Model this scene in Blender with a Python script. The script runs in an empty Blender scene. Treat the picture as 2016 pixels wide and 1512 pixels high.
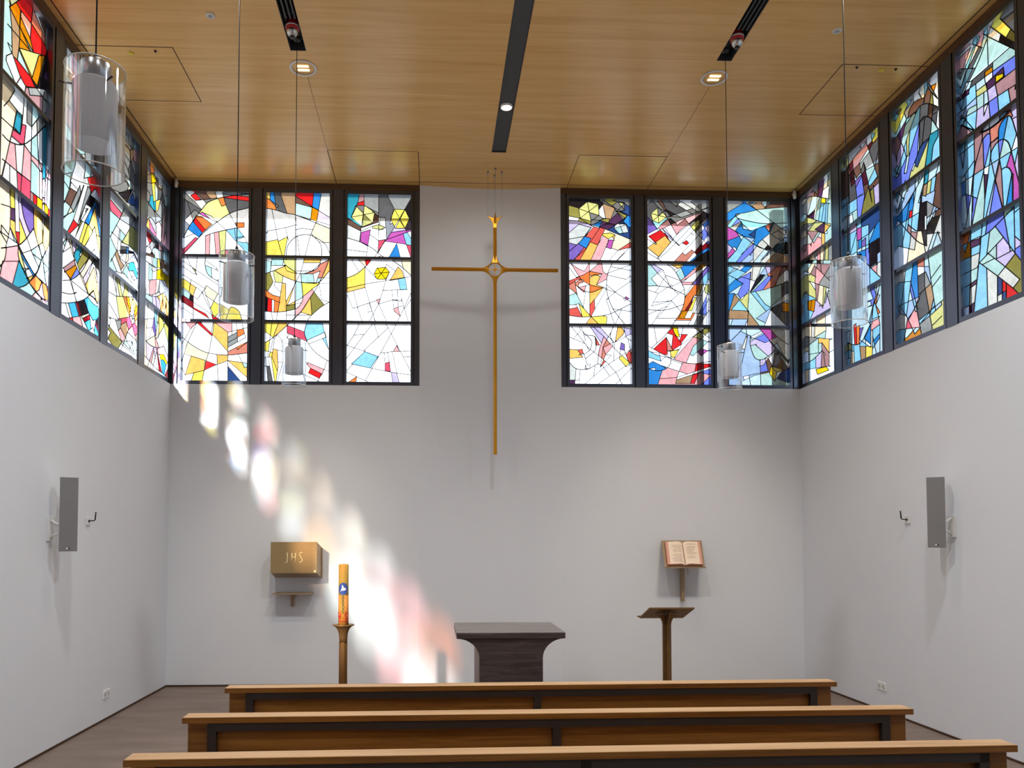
import bpy, math, random
from mathutils import Vector, Matrix
from mathutils.geometry import delaunay_2d_cdt

# ------------------------------------------------------------------ measured camera and room
FPX, CZ = 1560.0, 1.75
PX, PY, YAW, PIT, ROL = 917.859, 1000.685, 0.04214, 0.04078, -0.00013
XL, XR, D, ZS, ZC = -3.192, 4.610, 9.707, 3.655, 6.171
CX = 0.72                                   # centre line of the room
EYE = Vector((0, 0, CZ))
FWD = Vector((math.sin(YAW)*math.cos(PIT), math.cos(YAW)*math.cos(PIT), math.sin(PIT)))
RGT = Vector((math.cos(YAW), -math.sin(YAW), 0))
UPV = RGT.cross(FWD)

def on_plane(x, y, axis, v):
    """point of the wall plane (axis = v) that was measured at pixel x, y of the photograph"""
    d = FWD + RGT*((x-PX)/FPX) - UPV*((y-PY)/FPX)
    return EYE + d*((v-EYE[axis])/d[axis])

S = bpy.context.scene
COL = S.collection
random.seed(7)

def lin(c):
    c = c/255.0
    return c/12.92 if c <= 0.04045 else ((c+0.055)/1.055)**2.4
def rgb(r, g, b): return (lin(r), lin(g), lin(b), 1.0)

# ------------------------------------------------------------------ materials
def new_mat(name):
    m = bpy.data.materials.new(name); m.use_nodes = True
    nt = m.node_tree; nt.nodes.clear()
    out = nt.nodes.new('ShaderNodeOutputMaterial')
    return m, nt, out
def N(nt, kind, **kw):
    n = nt.nodes.new(kind)
    for k, v in kw.items():
        if k in n.inputs: n.inputs[k].default_value = v
        else: setattr(n, k, v)
    return n
def principled(name, col, rough=0.5, metal=0.0, noise=0.06, nscale=6.0, bump=0.0, bscale=60.0, stretch=(1,1,1), spec=0.5):
    m, nt, out = new_mat(name)
    p = N(nt, 'ShaderNodeBsdfPrincipled', Roughness=rough, Metallic=metal)
    p.inputs['Specular IOR Level'].default_value = spec
    tc = N(nt, 'ShaderNodeTexCoord'); mp = N(nt, 'ShaderNodeMapping', Scale=stretch)
    nt.links.new(tc.outputs['Object'], mp.inputs['Vector'])
    nz = N(nt, 'ShaderNodeTexNoise', Scale=nscale, Detail=4.0)
    nt.links.new(mp.outputs[0], nz.inputs['Vector'])
    rp = N(nt, 'ShaderNodeValToRGB')
    a = tuple(max(0, c*(1-noise)) for c in col[:3])+(1,); b = tuple(min(1, c*(1+noise)) for c in col[:3])+(1,)
    rp.color_ramp.elements[0].color = a; rp.color_ramp.elements[1].color = b
    rp.color_ramp.elements[0].position = 0.3; rp.color_ramp.elements[1].position = 0.7
    nt.links.new(nz.outputs['Fac'], rp.inputs[0]); nt.links.new(rp.outputs[0], p.inputs['Base Color'])
    if bump:
        n2 = N(nt, 'ShaderNodeTexNoise', Scale=bscale, Detail=5.0)
        nt.links.new(mp.outputs[0], n2.inputs['Vector'])
        bp = N(nt, 'ShaderNodeBump', Strength=bump, Distance=0.01)
        nt.links.new(n2.outputs['Fac'], bp.inputs['Height']); nt.links.new(bp.outputs[0], p.inputs['Normal'])
    nt.links.new(p.outputs[0], out.inputs[0])
    return m
def wood(name, c1, c2, c3, rough=0.4, scale=(0.35, 9, 9), nscale=1.6, spec=0.4, knots=False):
    m, nt, out = new_mat(name)
    p = N(nt, 'ShaderNodeBsdfPrincipled', Roughness=rough); p.inputs['Specular IOR Level'].default_value = spec
    tc = N(nt, 'ShaderNodeTexCoord'); mp = N(nt, 'ShaderNodeMapping', Scale=scale)
    nt.links.new(tc.outputs['Object'], mp.inputs['Vector'])
    n1 = N(nt, 'ShaderNodeTexNoise', Scale=nscale, Detail=6.0, Roughness=0.62, Distortion=0.6)
    n2 = N(nt, 'ShaderNodeTexNoise', Scale=nscale*7, Detail=3.0)
    nt.links.new(mp.outputs[0], n1.inputs['Vector']); nt.links.new(mp.outputs[0], n2.inputs['Vector'])
    mx = N(nt, 'ShaderNodeMath', operation='MULTIPLY_ADD'); mx.inputs[1].default_value = 0.35
    nt.links.new(n2.outputs['Fac'], mx.inputs[0]); nt.links.new(n1.outputs['Fac'], mx.inputs[2])
    rp = N(nt, 'ShaderNodeValToRGB'); cr = rp.color_ramp
    cr.elements[0].position = 0.45; cr.elements[0].color = c1
    cr.elements[1].position = 0.9; cr.elements[1].color = c3
    e = cr.elements.new(0.66); e.color = c2
    nt.links.new(mx.outputs[0], rp.inputs[0])
    last = rp.outputs[0]
    if knots:
        mp2 = N(nt, 'ShaderNodeMapping', Scale=(0.9, 3.0, 3.0)); nt.links.new(tc.outputs['Object'], mp2.inputs['Vector'])
        vo = N(nt, 'ShaderNodeTexVoronoi', Scale=1.9); nt.links.new(mp2.outputs[0], vo.inputs['Vector'])
        r2 = N(nt, 'ShaderNodeValToRGB'); r2.color_ramp.elements[0].position = 0.03; r2.color_ramp.elements[0].color = (0.12, 0.1, 0.08, 1)
        r2.color_ramp.elements[1].position = 0.11; r2.color_ramp.elements[1].color = (1, 1, 1, 1)
        nt.links.new(vo.outputs['Distance'], r2.inputs[0])
        mm = N(nt, 'ShaderNodeMixRGB', blend_type='MULTIPLY'); mm.inputs[0].default_value = 1
        nt.links.new(last, mm.inputs[1]); nt.links.new(r2.outputs[0], mm.inputs[2]); last = mm.outputs[0]
    nt.links.new(last, p.inputs['Base Color'])
    bp = N(nt, 'ShaderNodeBump', Strength=0.05, Distance=0.004)
    nt.links.new(n2.outputs['Fac'], bp.inputs['Height']); nt.links.new(bp.outputs[0], p.inputs['Normal'])
    nt.links.new(p.outputs[0], out.inputs[0])
    return m
def emissive(name, col, strength):
    m, nt, out = new_mat(name)
    e = N(nt, 'ShaderNodeEmission', Color=col, Strength=strength); nt.links.new(e.outputs[0], out.inputs[0])
    return m
def thin_glass(name, tint=(0.97, 0.985, 1, 1), gloss=0.9):
    m, nt, out = new_mat(name)
    t = N(nt, 'ShaderNodeBsdfTransparent', Color=tint); g = N(nt, 'ShaderNodeBsdfGlossy', Roughness=0.04)
    lw = N(nt, 'ShaderNodeLayerWeight', Blend=0.28)
    k = N(nt, 'ShaderNodeMath', operation='MULTIPLY_ADD'); k.inputs[1].default_value = 0.6; k.inputs[2].default_value = 0.04
    nt.links.new(lw.outputs['Facing'], k.inputs[0])
    mx = N(nt, 'ShaderNodeMixShader'); nt.links.new(k.outputs[0], mx.inputs[0])
    nt.links.new(t.outputs[0], mx.inputs[1]); nt.links.new(g.outputs[0], mx.inputs[2]); nt.links.new(mx.outputs[0], out.inputs[0])
    return m
def stained_glass():
    m, nt, out = new_mat('stained glass')
    at = N(nt, 'ShaderNodeAttribute', attribute_name='tint')
    tc = N(nt, 'ShaderNodeTexCoord')
    nz = N(nt, 'ShaderNodeTexNoise', Scale=9.0, Detail=5.0, Roughness=0.7, Distortion=1.2); nt.links.new(tc.outputs['Object'], nz.inputs['Vector'])
    mr = N(nt, 'ShaderNodeMapRange'); mr.inputs[1].default_value = 0.3; mr.inputs[2].default_value = 0.7
    mr.inputs[3].default_value = 0.80; mr.inputs[4].default_value = 1.12
    nt.links.new(nz.outputs['Fac'], mr.inputs[0])
    mul = N(nt, 'ShaderNodeVectorMath', operation='SCALE'); nt.links.new(at.outputs['Color'], mul.inputs[0]); nt.links.new(mr.outputs[0], mul.inputs['Scale'])
    t = N(nt, 'ShaderNodeBsdfTransparent'); nt.links.new(mul.outputs[0], t.inputs['Color'])
    tl = N(nt, 'ShaderNodeBsdfTranslucent'); nt.links.new(mul.outputs[0], tl.inputs['Color'])
    mx = N(nt, 'ShaderNodeMixShader'); mx.inputs[0].default_value = 0.10
    nt.links.new(t.outputs[0], mx.inputs[1]); nt.links.new(tl.outputs[0], mx.inputs[2])
    g = N(nt, 'ShaderNodeBsdfGlossy', Roughness=0.08)
    m2 = N(nt, 'ShaderNodeMixShader'); m2.inputs[0].default_value = 0.035
    nt.links.new(mx.outputs[0], m2.inputs[1]); nt.links.new(g.outputs[0], m2.inputs[2]); nt.links.new(m2.outputs[0], out.inputs[0])
    return m
def frosted(name, col):
    m, nt, out = new_mat(name)
    d = N(nt, 'ShaderNodeBsdfDiffuse', Color=col); t = N(nt, 'ShaderNodeBsdfTranslucent', Color=col)
    mx = N(nt, 'ShaderNodeMixShader'); mx.inputs[0].default_value = 0.35
    nt.links.new(d.outputs[0], mx.inputs[1]); nt.links.new(t.outputs[0], mx.inputs[2])
    nz = N(nt, 'ShaderNodeTexNoise', Scale=20.0); bp = N(nt, 'ShaderNodeBump', Strength=0.02)
    nt.links.new(nz.outputs['Fac'], bp.inputs['Height']); nt.links.new(bp.outputs[0], d.inputs['Normal'])
    nt.links.new(mx.outputs[0], out.inputs[0])
    return m

M = {}
def setup_materials():
    M['plaster'] = principled('white plaster', (0.765, 0.805, 0.86), 0.75, noise=0.012, nscale=1.2, bump=0.05, bscale=160, spec=0.2)
    M['ceiling'] = wood('oak veneer ceiling', rgb(216, 168, 98), rgb(228, 183, 112), rgb(238, 196, 130), rough=0.27, scale=(0.35, 8, 8), nscale=1.5, spec=0.38)
    M['seam'] = principled('dark seam', rgb(70, 48, 30), 0.8)
    M['brown_trim'] = wood('dark oak trim', rgb(70, 50, 34), rgb(90, 66, 45), rgb(108, 80, 55), rough=0.4)
    M['floor'] = principled('brown stone floor', rgb(126, 110, 100), 0.5, noise=0.22, nscale=1.6, bump=0.08, bscale=30, stretch=(1, 3, 1))
    M['frame'] = principled('anthracite metal', rgb(88, 94, 108), 0.32, metal=0.85, noise=0.05, spec=0.5)
    M['slot'] = principled('black slot lining', rgb(58, 62, 66), 0.5)
    M['black'] = principled('black plastic', rgb(16, 15, 16), 0.45)
    M['lead'] = principled('lead came', rgb(22, 20, 22), 0.6)
    M['glass'] = stained_glass()
    M['lampglass'] = thin_glass('clear lamp glass')
    M['frost'] = frosted('frosted glass', (0.80, 0.80, 0.82, 1))
    M['steel'] = principled('brushed steel', rgb(175, 178, 182), 0.28, metal=1.0, noise=0.1, nscale=30)
    M['darksteel'] = principled('dark pew steel', rgb(62, 56, 54), 0.5, metal=0.4)
    M['pew'] = wood('oak pew board', rgb(106, 66, 24), rgb(136, 90, 36), rgb(158, 110, 50), rough=0.4, scale=(0.5, 10, 10), knots=True)
    M['pewtop'] = wood('oak pew rail', rgb(172, 130, 86), rgb(194, 154, 108), rgb(212, 174, 128), rough=0.38, scale=(0.5, 10, 10))
    M['gold'] = principled('gilded brass', rgb(206, 146, 44), 0.38, metal=0.85, noise=0.05)
    M['brass'] = principled('bronze brass', rgb(128, 96, 56), 0.4, metal=0.6, noise=0.06)
    M['brass_light'] = principled('satin brass sheet', rgb(160, 138, 98), 0.5, metal=0.2, noise=0.04, stretch=(1, 1, 6))
    M['taupe'] = principled('taupe metal', rgb(165, 142, 112), 0.5, metal=0.25)
    M['letter'] = principled('polished letter', rgb(255, 244, 190), 0.35, metal=0.0)
    M['altar'] = wood('dark altar stone', rgb(52, 44, 43), rgb(68, 59, 57), rgb(88, 78, 75), rough=0.5, scale=(1.2, 6, 14), nscale=1.6)
    M['altartop'] = wood('grey altar slab', rgb(98, 92, 90), rgb(118, 112, 108), rgb(138, 131, 126), rough=0.35, scale=(1.5, 5, 5), nscale=1.4)
    M['wax'] = principled('amber wax', rgb(204, 178, 84), 0.45, noise=0.04, spec=0.4)
    M['wax_low'] = principled('orange wax', rgb(200, 130, 54), 0.45, noise=0.08, spec=0.4)
    M['blue'] = principled('blue wax', rgb(52, 84, 160), 0.5); M['white'] = principled('white paint', rgb(236, 236, 236), 0.45)
    M['red'] = principled('red wax', rgb(178, 28, 26), 0.45); M['olive'] = principled('olive wax', rgb(122, 112, 40), 0.5)
    M['redplastic'] = principled('red plastic', rgb(186, 26, 34), 0.35)
    M['chrome'] = principled('chrome dome', rgb(205, 208, 212), 0.15, metal=0.9)
    M['grille'] = principled('grey speaker grille', rgb(128, 127, 128), 0.7, noise=0.04, nscale=90)
    M['offwhite'] = principled('off white plastic', rgb(222, 222, 220), 0.4)
    M['page'] = principled('cream paper', rgb(246, 226, 204), 0.8, noise=0.02)
    M['edge'] = principled('pink page edges', rgb(224, 164, 146), 0.7, noise=0.05)
    M['inset'] = principled('socket inset', rgb(196, 196, 196), .5)
    M['ink'] = principled('ink', rgb(190, 164, 148), 0.9); M['leather'] = principled('brown leather', rgb(124, 90, 70), 0.6)
    M['yellowcap'] = principled('yellow cap', rgb(226, 206, 70), 0.5)
    M['warmlamp'] = emissive('warm lamp', (1, 0.78, 0.5, 1), 1.6)
    M['whitelamp'] = emissive('white lamp', (1, 0.97, 0.9, 1), 14)
    M['reflector'] = principled('lamp reflector', rgb(230, 222, 205), 0.3, metal=0.4)
    M['soffit'] = principled('grey soffit', rgb(222, 220, 216), 0.8)
    M['outcol'] = principled('outdoor grey post', rgb(92, 88, 86), 0.8)

# ------------------------------------------------------------------ mesh helpers
class MB:
    def __init__(s): s.v = []; s.f = []; s.sm = []
    def add(s, vs, fs, smooth=False):
        b = len(s.v); s.v += [tuple(v) for v in vs]
        for f in fs: s.f.append([b+i for i in f]); s.sm.append(smooth)
    def box(s, x0, x1, y0, y1, z0, z1, bev=0.0):
        if bev <= 0:
            vs = [(x, y, z) for z in (z0, z1) for y in (y0, y1) for x in (x0, x1)]
            s.add(vs, [(0, 2, 3, 1), (4, 5, 7, 6), (0, 1, 5, 4), (2, 6, 7, 3), (0, 4, 6, 2), (1, 3, 7, 5)])
        else:
            b = min(bev, (x1-x0)/2.01, (y1-y0)/2.01, (z1-z0)/2.01)
            vs = []; idx = {}
            for i, X in enumerate((x0, x1)):
                for j, Y in enumerate((y0, y1)):
                    for k, Z in enumerate((z0, z1)):
                        sx, sy, sz = (1 if i == 0 else -1), (1 if j == 0 else -1), (1 if k == 0 else -1)
                        for a, p in enumerate(((X, Y+sy*b, Z+sz*b), (X+sx*b, Y, Z+sz*b), (X+sx*b, Y+sy*b, Z))):
                            idx[(i, j, k, a)] = len(vs); vs.append(p)
            I = idx; fs = []
            for i in (0, 1): fs.append([I[i, 0, 0, 0], I[i, 1, 0, 0], I[i, 1, 1, 0], I[i, 0, 1, 0]])
            for j in (0, 1): fs.append([I[0, j, 0, 1], I[1, j, 0, 1], I[1, j, 1, 1], I[0, j, 1, 1]])
            for k in (0, 1): fs.append([I[0, 0, k, 2], I[1, 0, k, 2], I[1, 1, k, 2], I[0, 1, k, 2]])
            for i in (0, 1):
                for j in (0, 1): fs.append([I[i, j, 0, 0], I[i, j, 1, 0], I[i, j, 1, 1], I[i, j, 0, 1]])
            for i in (0, 1):
                for k in (0, 1): fs.append([I[i, 0, k, 0], I[i, 1, k, 0], I[i, 1, k, 2], I[i, 0, k, 2]])
            for j in (0, 1):
                for k in (0, 1): fs.append([I[0, j, k, 1], I[1, j, k, 1], I[1, j, k, 2], I[0, j, k, 2]])
            for i in (0, 1):
                for j in (0, 1):
                    for k in (0, 1): fs.append([I[i, j, k, 0], I[i, j, k, 1], I[i, j, k, 2]])
            s.add(vs, fs)
        return s
    def lathe(s, prof, cx=0, cy=0, n=32, smooth=True, cap=True):
        vs = []; fs = []
        for r, z in prof:
            for i in range(n):
                a = 2*math.pi*i/n; vs.append((cx+r*math.cos(a), cy+r*math.sin(a), z))
        for k in range(len(prof)-1):
            for i in range(n):
                j = (i+1) % n; fs.append((k*n+i, k*n+j, (k+1)*n+j, (k+1)*n+i))
        if cap:
            fs.append(tuple(range(n))[::-1]); fs.append(tuple((len(prof)-1)*n+i for i in range(n)))
        s.add(vs, fs, smooth); return s
    def tube(s, pts, r, n=8, smooth=True, closed=False):
        pts = [Vector(p) for p in pts]; L = len(pts); vs = []; fs = []
        prev = None
        for i, p in enumerate(pts):
            a = pts[(i-1) % L] if (closed or i > 0) else p
            b = pts[(i+1) % L] if (closed or i < L-1) else p
            t = (b-a).normalized()
            if prev is None:
                ref = Vector((0, 0, 1)) if abs(t.z) < 0.9 else Vector((1, 0, 0)); u = t.cross(ref).normalized()
            else:
                u = (prev - t*prev.dot(t)).normalized()
            prev = u; w = t.cross(u)
            rr = r[i] if isinstance(r, (list, tuple)) else r
            for k in range(n):
                ang = 2*math.pi*k/n; vs.append(p + u*(rr*math.cos(ang)) + w*(rr*math.sin(ang)))
        m = L if closed else L-1
        for i in range(m):
            for k in range(n):
                k2 = (k+1) % n; i2 = (i+1) % L
                fs.append((i*n+k, i*n+k2, i2*n+k2, i2*n+k))
        if not closed:
            fs.append(tuple(range(n))[::-1]); fs.append(tuple((L-1)*n+k for k in range(n)))
        s.add(vs, fs, smooth); return s
    def prism(s, poly, axis, a, b):
        """poly in the two other axes (in xyz order), extruded along axis from a to b"""
        n = len(poly); vs = []
        for t in (a, b):
            for p in poly:
                q = list(p); q.insert(axis, t); vs.append(q)
        fs = [tuple(range(n))[::-1], tuple(n+i for i in range(n))]
        for i in range(n):
            j = (i+1) % n; fs.append((i, j, n+j, n+i))
        s.add(vs, fs); return s
    def obj(s, name, mat, parent=None, loc=None):
        me = bpy.data.meshes.new(name); me.from_pydata(s.v, [], s.f); me.update()
        for p, q in zip(me.polygons, s.sm): p.use_smooth = q
        if mat: me.materials.append(mat)
        import bmesh
        bm = bmesh.new(); bm.from_mesh(me); bmesh.ops.recalc_face_normals(bm, faces=bm.faces); bm.to_mesh(me); bm.free()
        o = bpy.data.objects.new(name, me); COL.objects.link(o)
        if parent: o.parent = parent
        if loc: o.location = loc
        return o

def tag(o, label=None, cat=None, group=None, kind=None):
    if label: o['label'] = label
    if cat: o['category'] = cat
    if group: o['group'] = group
    if kind or cat: o['kind'] = kind or 'thing'
    return o
def thing(name, label, cat, loc=(0, 0, 0), rz=0.0, group=None, kind=None):
    o = bpy.data.objects.new(name, None); COL.objects.link(o); o.empty_display_size = 0.1
    o.location = loc; o.rotation_euler = (0, 0, rz)
    return tag(o, label, cat, group, kind)
def copy_tree(o, parent=None):
    c = o.copy(); COL.objects.link(c)
    if parent: c.parent = parent
    for ch in list(o.children): copy_tree(ch, c)
    return c
def smooth_line(pts, k=5):
    if len(pts) < 3: return pts
    P = [pts[0]*2-pts[1]]+pts+[pts[-1]*2-pts[-2]]; out = []
    for i in range(1, len(P)-2):
        p0, p1, p2, p3 = P[i-1], P[i], P[i+1], P[i+2]
        for j in range(k):
            t = j/k
            out.append(0.5*((2*p1)+(p2-p0)*t+(2*p0-5*p1+4*p2-p3)*t*t+(3*p1-p0-3*p2+p3)*t**3))
    out.append(pts[-1]); return out
GLASS = {}
GLASS['window_5'] = [((340,360,3.6875), """
~65,425 130,300 210,195 260,140 350,108 470,88 545,80;~90,505 160,430 230,358 330,278 430,215 545,183;~235,385 300,362 385,342 460,328;
75,58 165,140 210,195;70,108 150,160 205,195;130,92 165,72 205,120 165,128 130,92;165,128 310,112;165,58 245,150;225,58 275,115;305,58 322,110;360,58 370,105;
500,58 500,95;370,82 545,102;375,108 545,132;330,112 355,170 385,160 370,105;385,160 412,222;195,225 330,290 390,345 535,508;215,215 280,240 330,290;
150,283 215,362 285,300 210,245 170,240 150,283;175,265 240,345;85,272 160,195 200,225;85,272 125,310;195,225 215,210 242,235;
115,340 190,395 215,362;65,405 150,370;95,465 165,395 185,405 100,495;238,385 236,508;272,375 268,508;300,362 312,508;335,352 345,508;388,345 380,508;
380,490 415,490 410,508;455,290 520,288 520,322 470,328 455,290;412,222 470,328 522,395 545,440;450,325 455,400 518,388;460,415 522,392;460,415 500,432 540,432;120,180 150,283;
65,560 240,680 330,740;65,600 150,660;65,660 240,770;240,530 ~235,600 260,670 330,715;235,560 320,620;240,600 280,615 285,690;280,615 330,640;180,530 165,660;100,530 130,600 180,670;
70,690 215,790 180,845 65,760;130,720 120,790;170,760 150,815;245,745 215,800 240,820 330,880;215,800 270,915 325,810;240,810 300,980 330,950;65,810 140,860 330,985;65,860 150,915 265,985;
150,855 150,985;90,770 130,800 120,850;270,915 290,985;245,745 330,805;60,900 150,960;150,905 240,950 265,985;
330,700 345,985;345,880 410,920 390,985;410,920 ~430,900 480,930 500,985;360,760 350,830;
~55,1110 160,1190 260,1235 400,1250 545,1235;90,1005 130,1060 60,1180;180,1005 140,1090 100,1180 80,1250;130,1060 180,1010;195,1005 280,1090 295,1005;180,1020 260,1090;
300,1005 290,1090 265,1220 240,1300 215,1435;280,1090 400,1225;300,1010 400,1085 400,1250 400,1435;400,1085 545,1050;400,1120 465,1085;400,1160 520,1095;400,1195 525,1125;400,1225 530,1160;465,1050 470,1130;
430,1050 430,1090;470,1210 525,1170;500,1005 530,1125;80,1240 240,1290 320,1320 400,1290;130,1270 90,1395 230,1360 320,1320;235,1295 230,1360;320,1250 330,1435;400,1290 545,1310;400,1290 525,1400;400,1330 490,1435;
150,1390 135,1435;65,1340 90,1395;480,1250 520,1340
""", """c 105,80;G 120,150 280,135 420,125 110,220;n 270,85;d 185,80 235,75;W 335,82 420,70;r 520,78 440,98 520,115 190,318 150,100 215,1045 270,1325;o 350,140 500,305 490,400 240,290 490,1195;E 330,220 360,420;m 215,228;
P 140,430 400,498;p 255,440 325,430;b 120,325;s 480,365 520,455;T 265,640 95,820 480,1070;a 280,580 350,1120 160,780 175,1330 460,1340 340,1310 290,560;y 100,740 295,900 375,960 180,1410 430,950 215,1060;
e 150,620;R 95,830;k 130,830;r 200,940 330,990;o 495,1100;p 120,1030 415,1070;g 430,1115 435,1150;N 430,1390;c 285,790 210,1270;k 90,60;W 200,175 210,140;T 520,1330;S 500,1230;w 170,1140 250,1150 310,1200"""),
]
GLASS['window_6'] = [((340,360,3.6875), """
~672,182 740,195 820,220 890,232 1000,275 1137,330;~672,660 740,635 820,600 800,600;~820,600 880,640 920,660 1000,645 1070,590 1137,560;
~740,637 810,680 900,715 1000,728 1065,720 1137,640;~672,770 720,810 780,830;~672,932 770,938 890,915 935,870 945,820 935,720 930,660;~1137,865 1080,900 1020,950 985,990 960,1060 960,1110 1000,1190 1060,1250 1137,1298;
~880,985 940,925 1000,830 1060,735 1120,600 1137,545;~672,1160 740,1115 830,1035 930,940;
~823,560 830,470 870,410 920,382 990,378 1060,410 1110,450 1137,505;~1020,385 1075,450 1080,540 1050,620 970,655;
705,70 708,125 760,185;735,70 750,185;780,70 830,220;890,70 890,232 900,300 890,985;672,110 705,120;700,120 770,170;890,95 1137,250;1025,70 1000,275;1080,70 1045,285;1100,70 1137,90;
890,145 1020,180 1060,200;1000,170 1055,195;672,182 672,185;720,190 770,440 815,600 740,600;672,390 690,350 820,325 895,305;820,325 840,420 835,390 775,420;835,390 820,470 800,590;
895,340 940,330 1020,340;900,235 1137,305;1040,285 1000,380 930,650 830,850;905,385 920,520;672,370 690,360;1137,435 1060,430;672,430 720,420;
672,560 715,570 712,635;720,545 715,600;810,600 830,640 900,660;920,640 1020,640;950,580 1070,580;935,660 1020,660 1070,640 1040,725 940,725;1020,660 1030,725;
710,660 730,720 700,770;730,650 745,720 820,730;820,730 825,985;800,690 765,930;745,715 735,745 780,790;672,820 690,835 780,870;690,840 685,930;720,850 720,930;738,860 735,930;
890,720 850,850 830,890 940,835;840,890 935,870;1060,735 940,830;1065,730 1137,730;1065,740 1080,850 1137,865;1010,770 1080,860;1000,830 1010,960;1000,830 930,940 1000,960;880,960 1010,960;
1070,690 1137,690;715,940 725,985;760,935 755,985;
830,1015 830,1130;672,1080 740,1130 760,1100 790,1140;720,1015 690,1260;770,1015 740,1090 700,1260;672,1220 720,1230;740,1130 720,1260 750,1340;835,1035 950,1080;830,1090 970,1150;970,1145 1105,1085 1115,1120 985,1170;1090,1135 1137,1215;1085,1015 1120,1160;
790,1140 800,1230;730,1205 790,1220;760,1220 765,1340 750,1440;672,1265 715,1265 735,1410;672,1330 700,1330;700,1310 720,1410;680,1320 690,1440;800,1300 760,1440;970,1300 1137,1370;1000,1345 1080,1385 1065,1420 985,1380;
975,1320 1000,1345 985,1380;1120,1295 1090,1380 1050,1440;970,1400 1060,1440;930,1340 960,1430
""", """a 690,100 840,120 835,870 770,900 740,1270;b 728,95 1060,110;d 690,140 810,180 940,150;n 800,100 1110,120;r 950,105 712,880 710,1370 1030,1380;o 740,170 1025,230 965,895 745,890 690,800;O 1025,240;G 770,130 920,160;W 1090,190;T 945,200 765,580 970,695 1050,700 690,580 900,800;
l 1100,260 1130,280;c 1090,320;E 1010,540 780,700 1055,890;y 850,625 990,655 700,1160 690,1040 720,1230 985,780 800,430 780,480 1000,570;a 1010,560 1110,630 800,790 790,1050 860,690 800,870;S 1105,770 1110,830 1100,640;e 890,880 1040,830;p 945,870 890,1060 940,1090;P 880,1075 900,1130;s 1045,1110 1110,1160 1070,1100;
y 990,1360 740,1060;p 1000,1320;k 680,880 690,1420;e 690,670;a 960,920;G 690,1390;E 840,560;w 1090,940 740,230 1000,460 900,470"""),
]
GLASS['window_7'] = [((640,360,3.688), """
~160,400 270,435 350,480 410,530 480,560 560,615 622,672;~160,690 230,660 290,610;
250,88 230,170 190,250;280,88 285,165 275,240 260,350 250,430;222,165 285,163 360,215 345,290 270,320 190,250 222,165;222,165 345,290;285,163 270,320;190,250 360,215;230,150 285,130;390,88 388,230 390,310 385,500;340,205 388,240;
285,165 390,220;450,88 500,185 470,300;620,120 540,260 480,360 380,505;505,192 580,195 612,262 580,330 510,330 475,262 505,192;505,192 580,330;580,195 510,330;475,262 612,262;560,300 622,400;
160,250 270,325 345,300;160,300 260,350 345,315;345,315 390,303 435,325 415,340 345,330 345,315;390,303 390,340;330,340 260,360 255,430 310,460 330,340;330,380 390,420;400,250 395,305;390,250 438,252 445,395;438,325 390,345;
480,360 622,340;450,410 622,350;445,425 580,445 622,455;570,380 590,450 620,535;520,440 470,530;520,440 545,535;385,420 440,410 395,490;310,460 300,530;160,485 305,503;385,500 365,530;
410,530 375,540;200,570 245,645;230,550 295,610 345,550;290,560 300,605;290,610 290,755;290,610 380,700;160,765 290,735 622,680;160,795 290,760;355,660 378,618 440,613 468,648 440,700 378,700 355,660;378,618 440,700;440,613 378,700;355,660 468,648;440,613 445,590 510,640;468,648 440,710;
530,610 470,710 575,690 560,640 530,610;555,560 580,690 595,775 545,775 530,705;418,780 600,775;435,730 390,880 440,995;372,850 400,842 388,880 372,850;235,900 372,855;290,755 360,995;210,800 240,920 265,995;160,810 200,910 240,905;310,880 310,940;320,870 360,990;
390,880 490,850 560,860;485,780 500,930 545,968 600,850;525,780 530,905 545,968;495,848 528,850;505,910 540,900;545,968 530,995;622,850 580,910;555,840 600,995;330,990 388,880;
250,1020 210,1105 160,1180;350,1020 280,1105 160,1270;210,1105 285,1100;440,1020 480,1095 622,1370;520,1020 480,1095 290,1440;355,1020 390,1125;460,1050 290,1210;160,1180 290,1225 385,1260 330,1345 190,1315 290,1225;160,1360 190,1330;190,1315 330,1345 480,1375 622,1395;
520,1180 495,1225 540,1225 520,1180;410,1235 495,1225;540,1225 622,1220;430,1240 435,1305;435,1310 468,1300 475,1370 435,1365 435,1310;455,1235 465,1300;490,1235 520,1380;160,1375 300,1440;180,1440 230,1405 225,1440;480,1375 490,1440;520,1380 535,1440;570,1265 622,1262
""", """E 230,200 300,190 250,270 320,230 300,270 230,240;y 520,220 560,210 590,245 590,290 540,310 505,290 500,240 545,220;E 395,320 370,320;t 205,130 190,200;M 260,120;r 250,155 318,575;n 330,110;g 345,170 340,120;d 370,280 310,305 215,290 300,310;G 420,130 480,130 560,110;V 420,200;u 590,310;s 460,330 600,400 560,740;
G 440,230 450,200;W 415,270 230,380 520,580 580,590;m 300,400 540,355 600,345;l 530,400 545,350;m 500,410;P 410,440 612,480;b 510,500;c 265,575 580,620;a 235,690 200,770;y 220,720;Y 380,650 410,630 440,640 440,670 410,690 385,680;a 530,660;p 388,858 530,940 520,925;
s 280,1280 290,1310;p 520,1205 450,1330;l 500,1400 520,1420;o 210,1430;P 455,1340;k 600,220;g 610,130;w 450,490 565,510 480,470 220,460"""),
]
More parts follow.
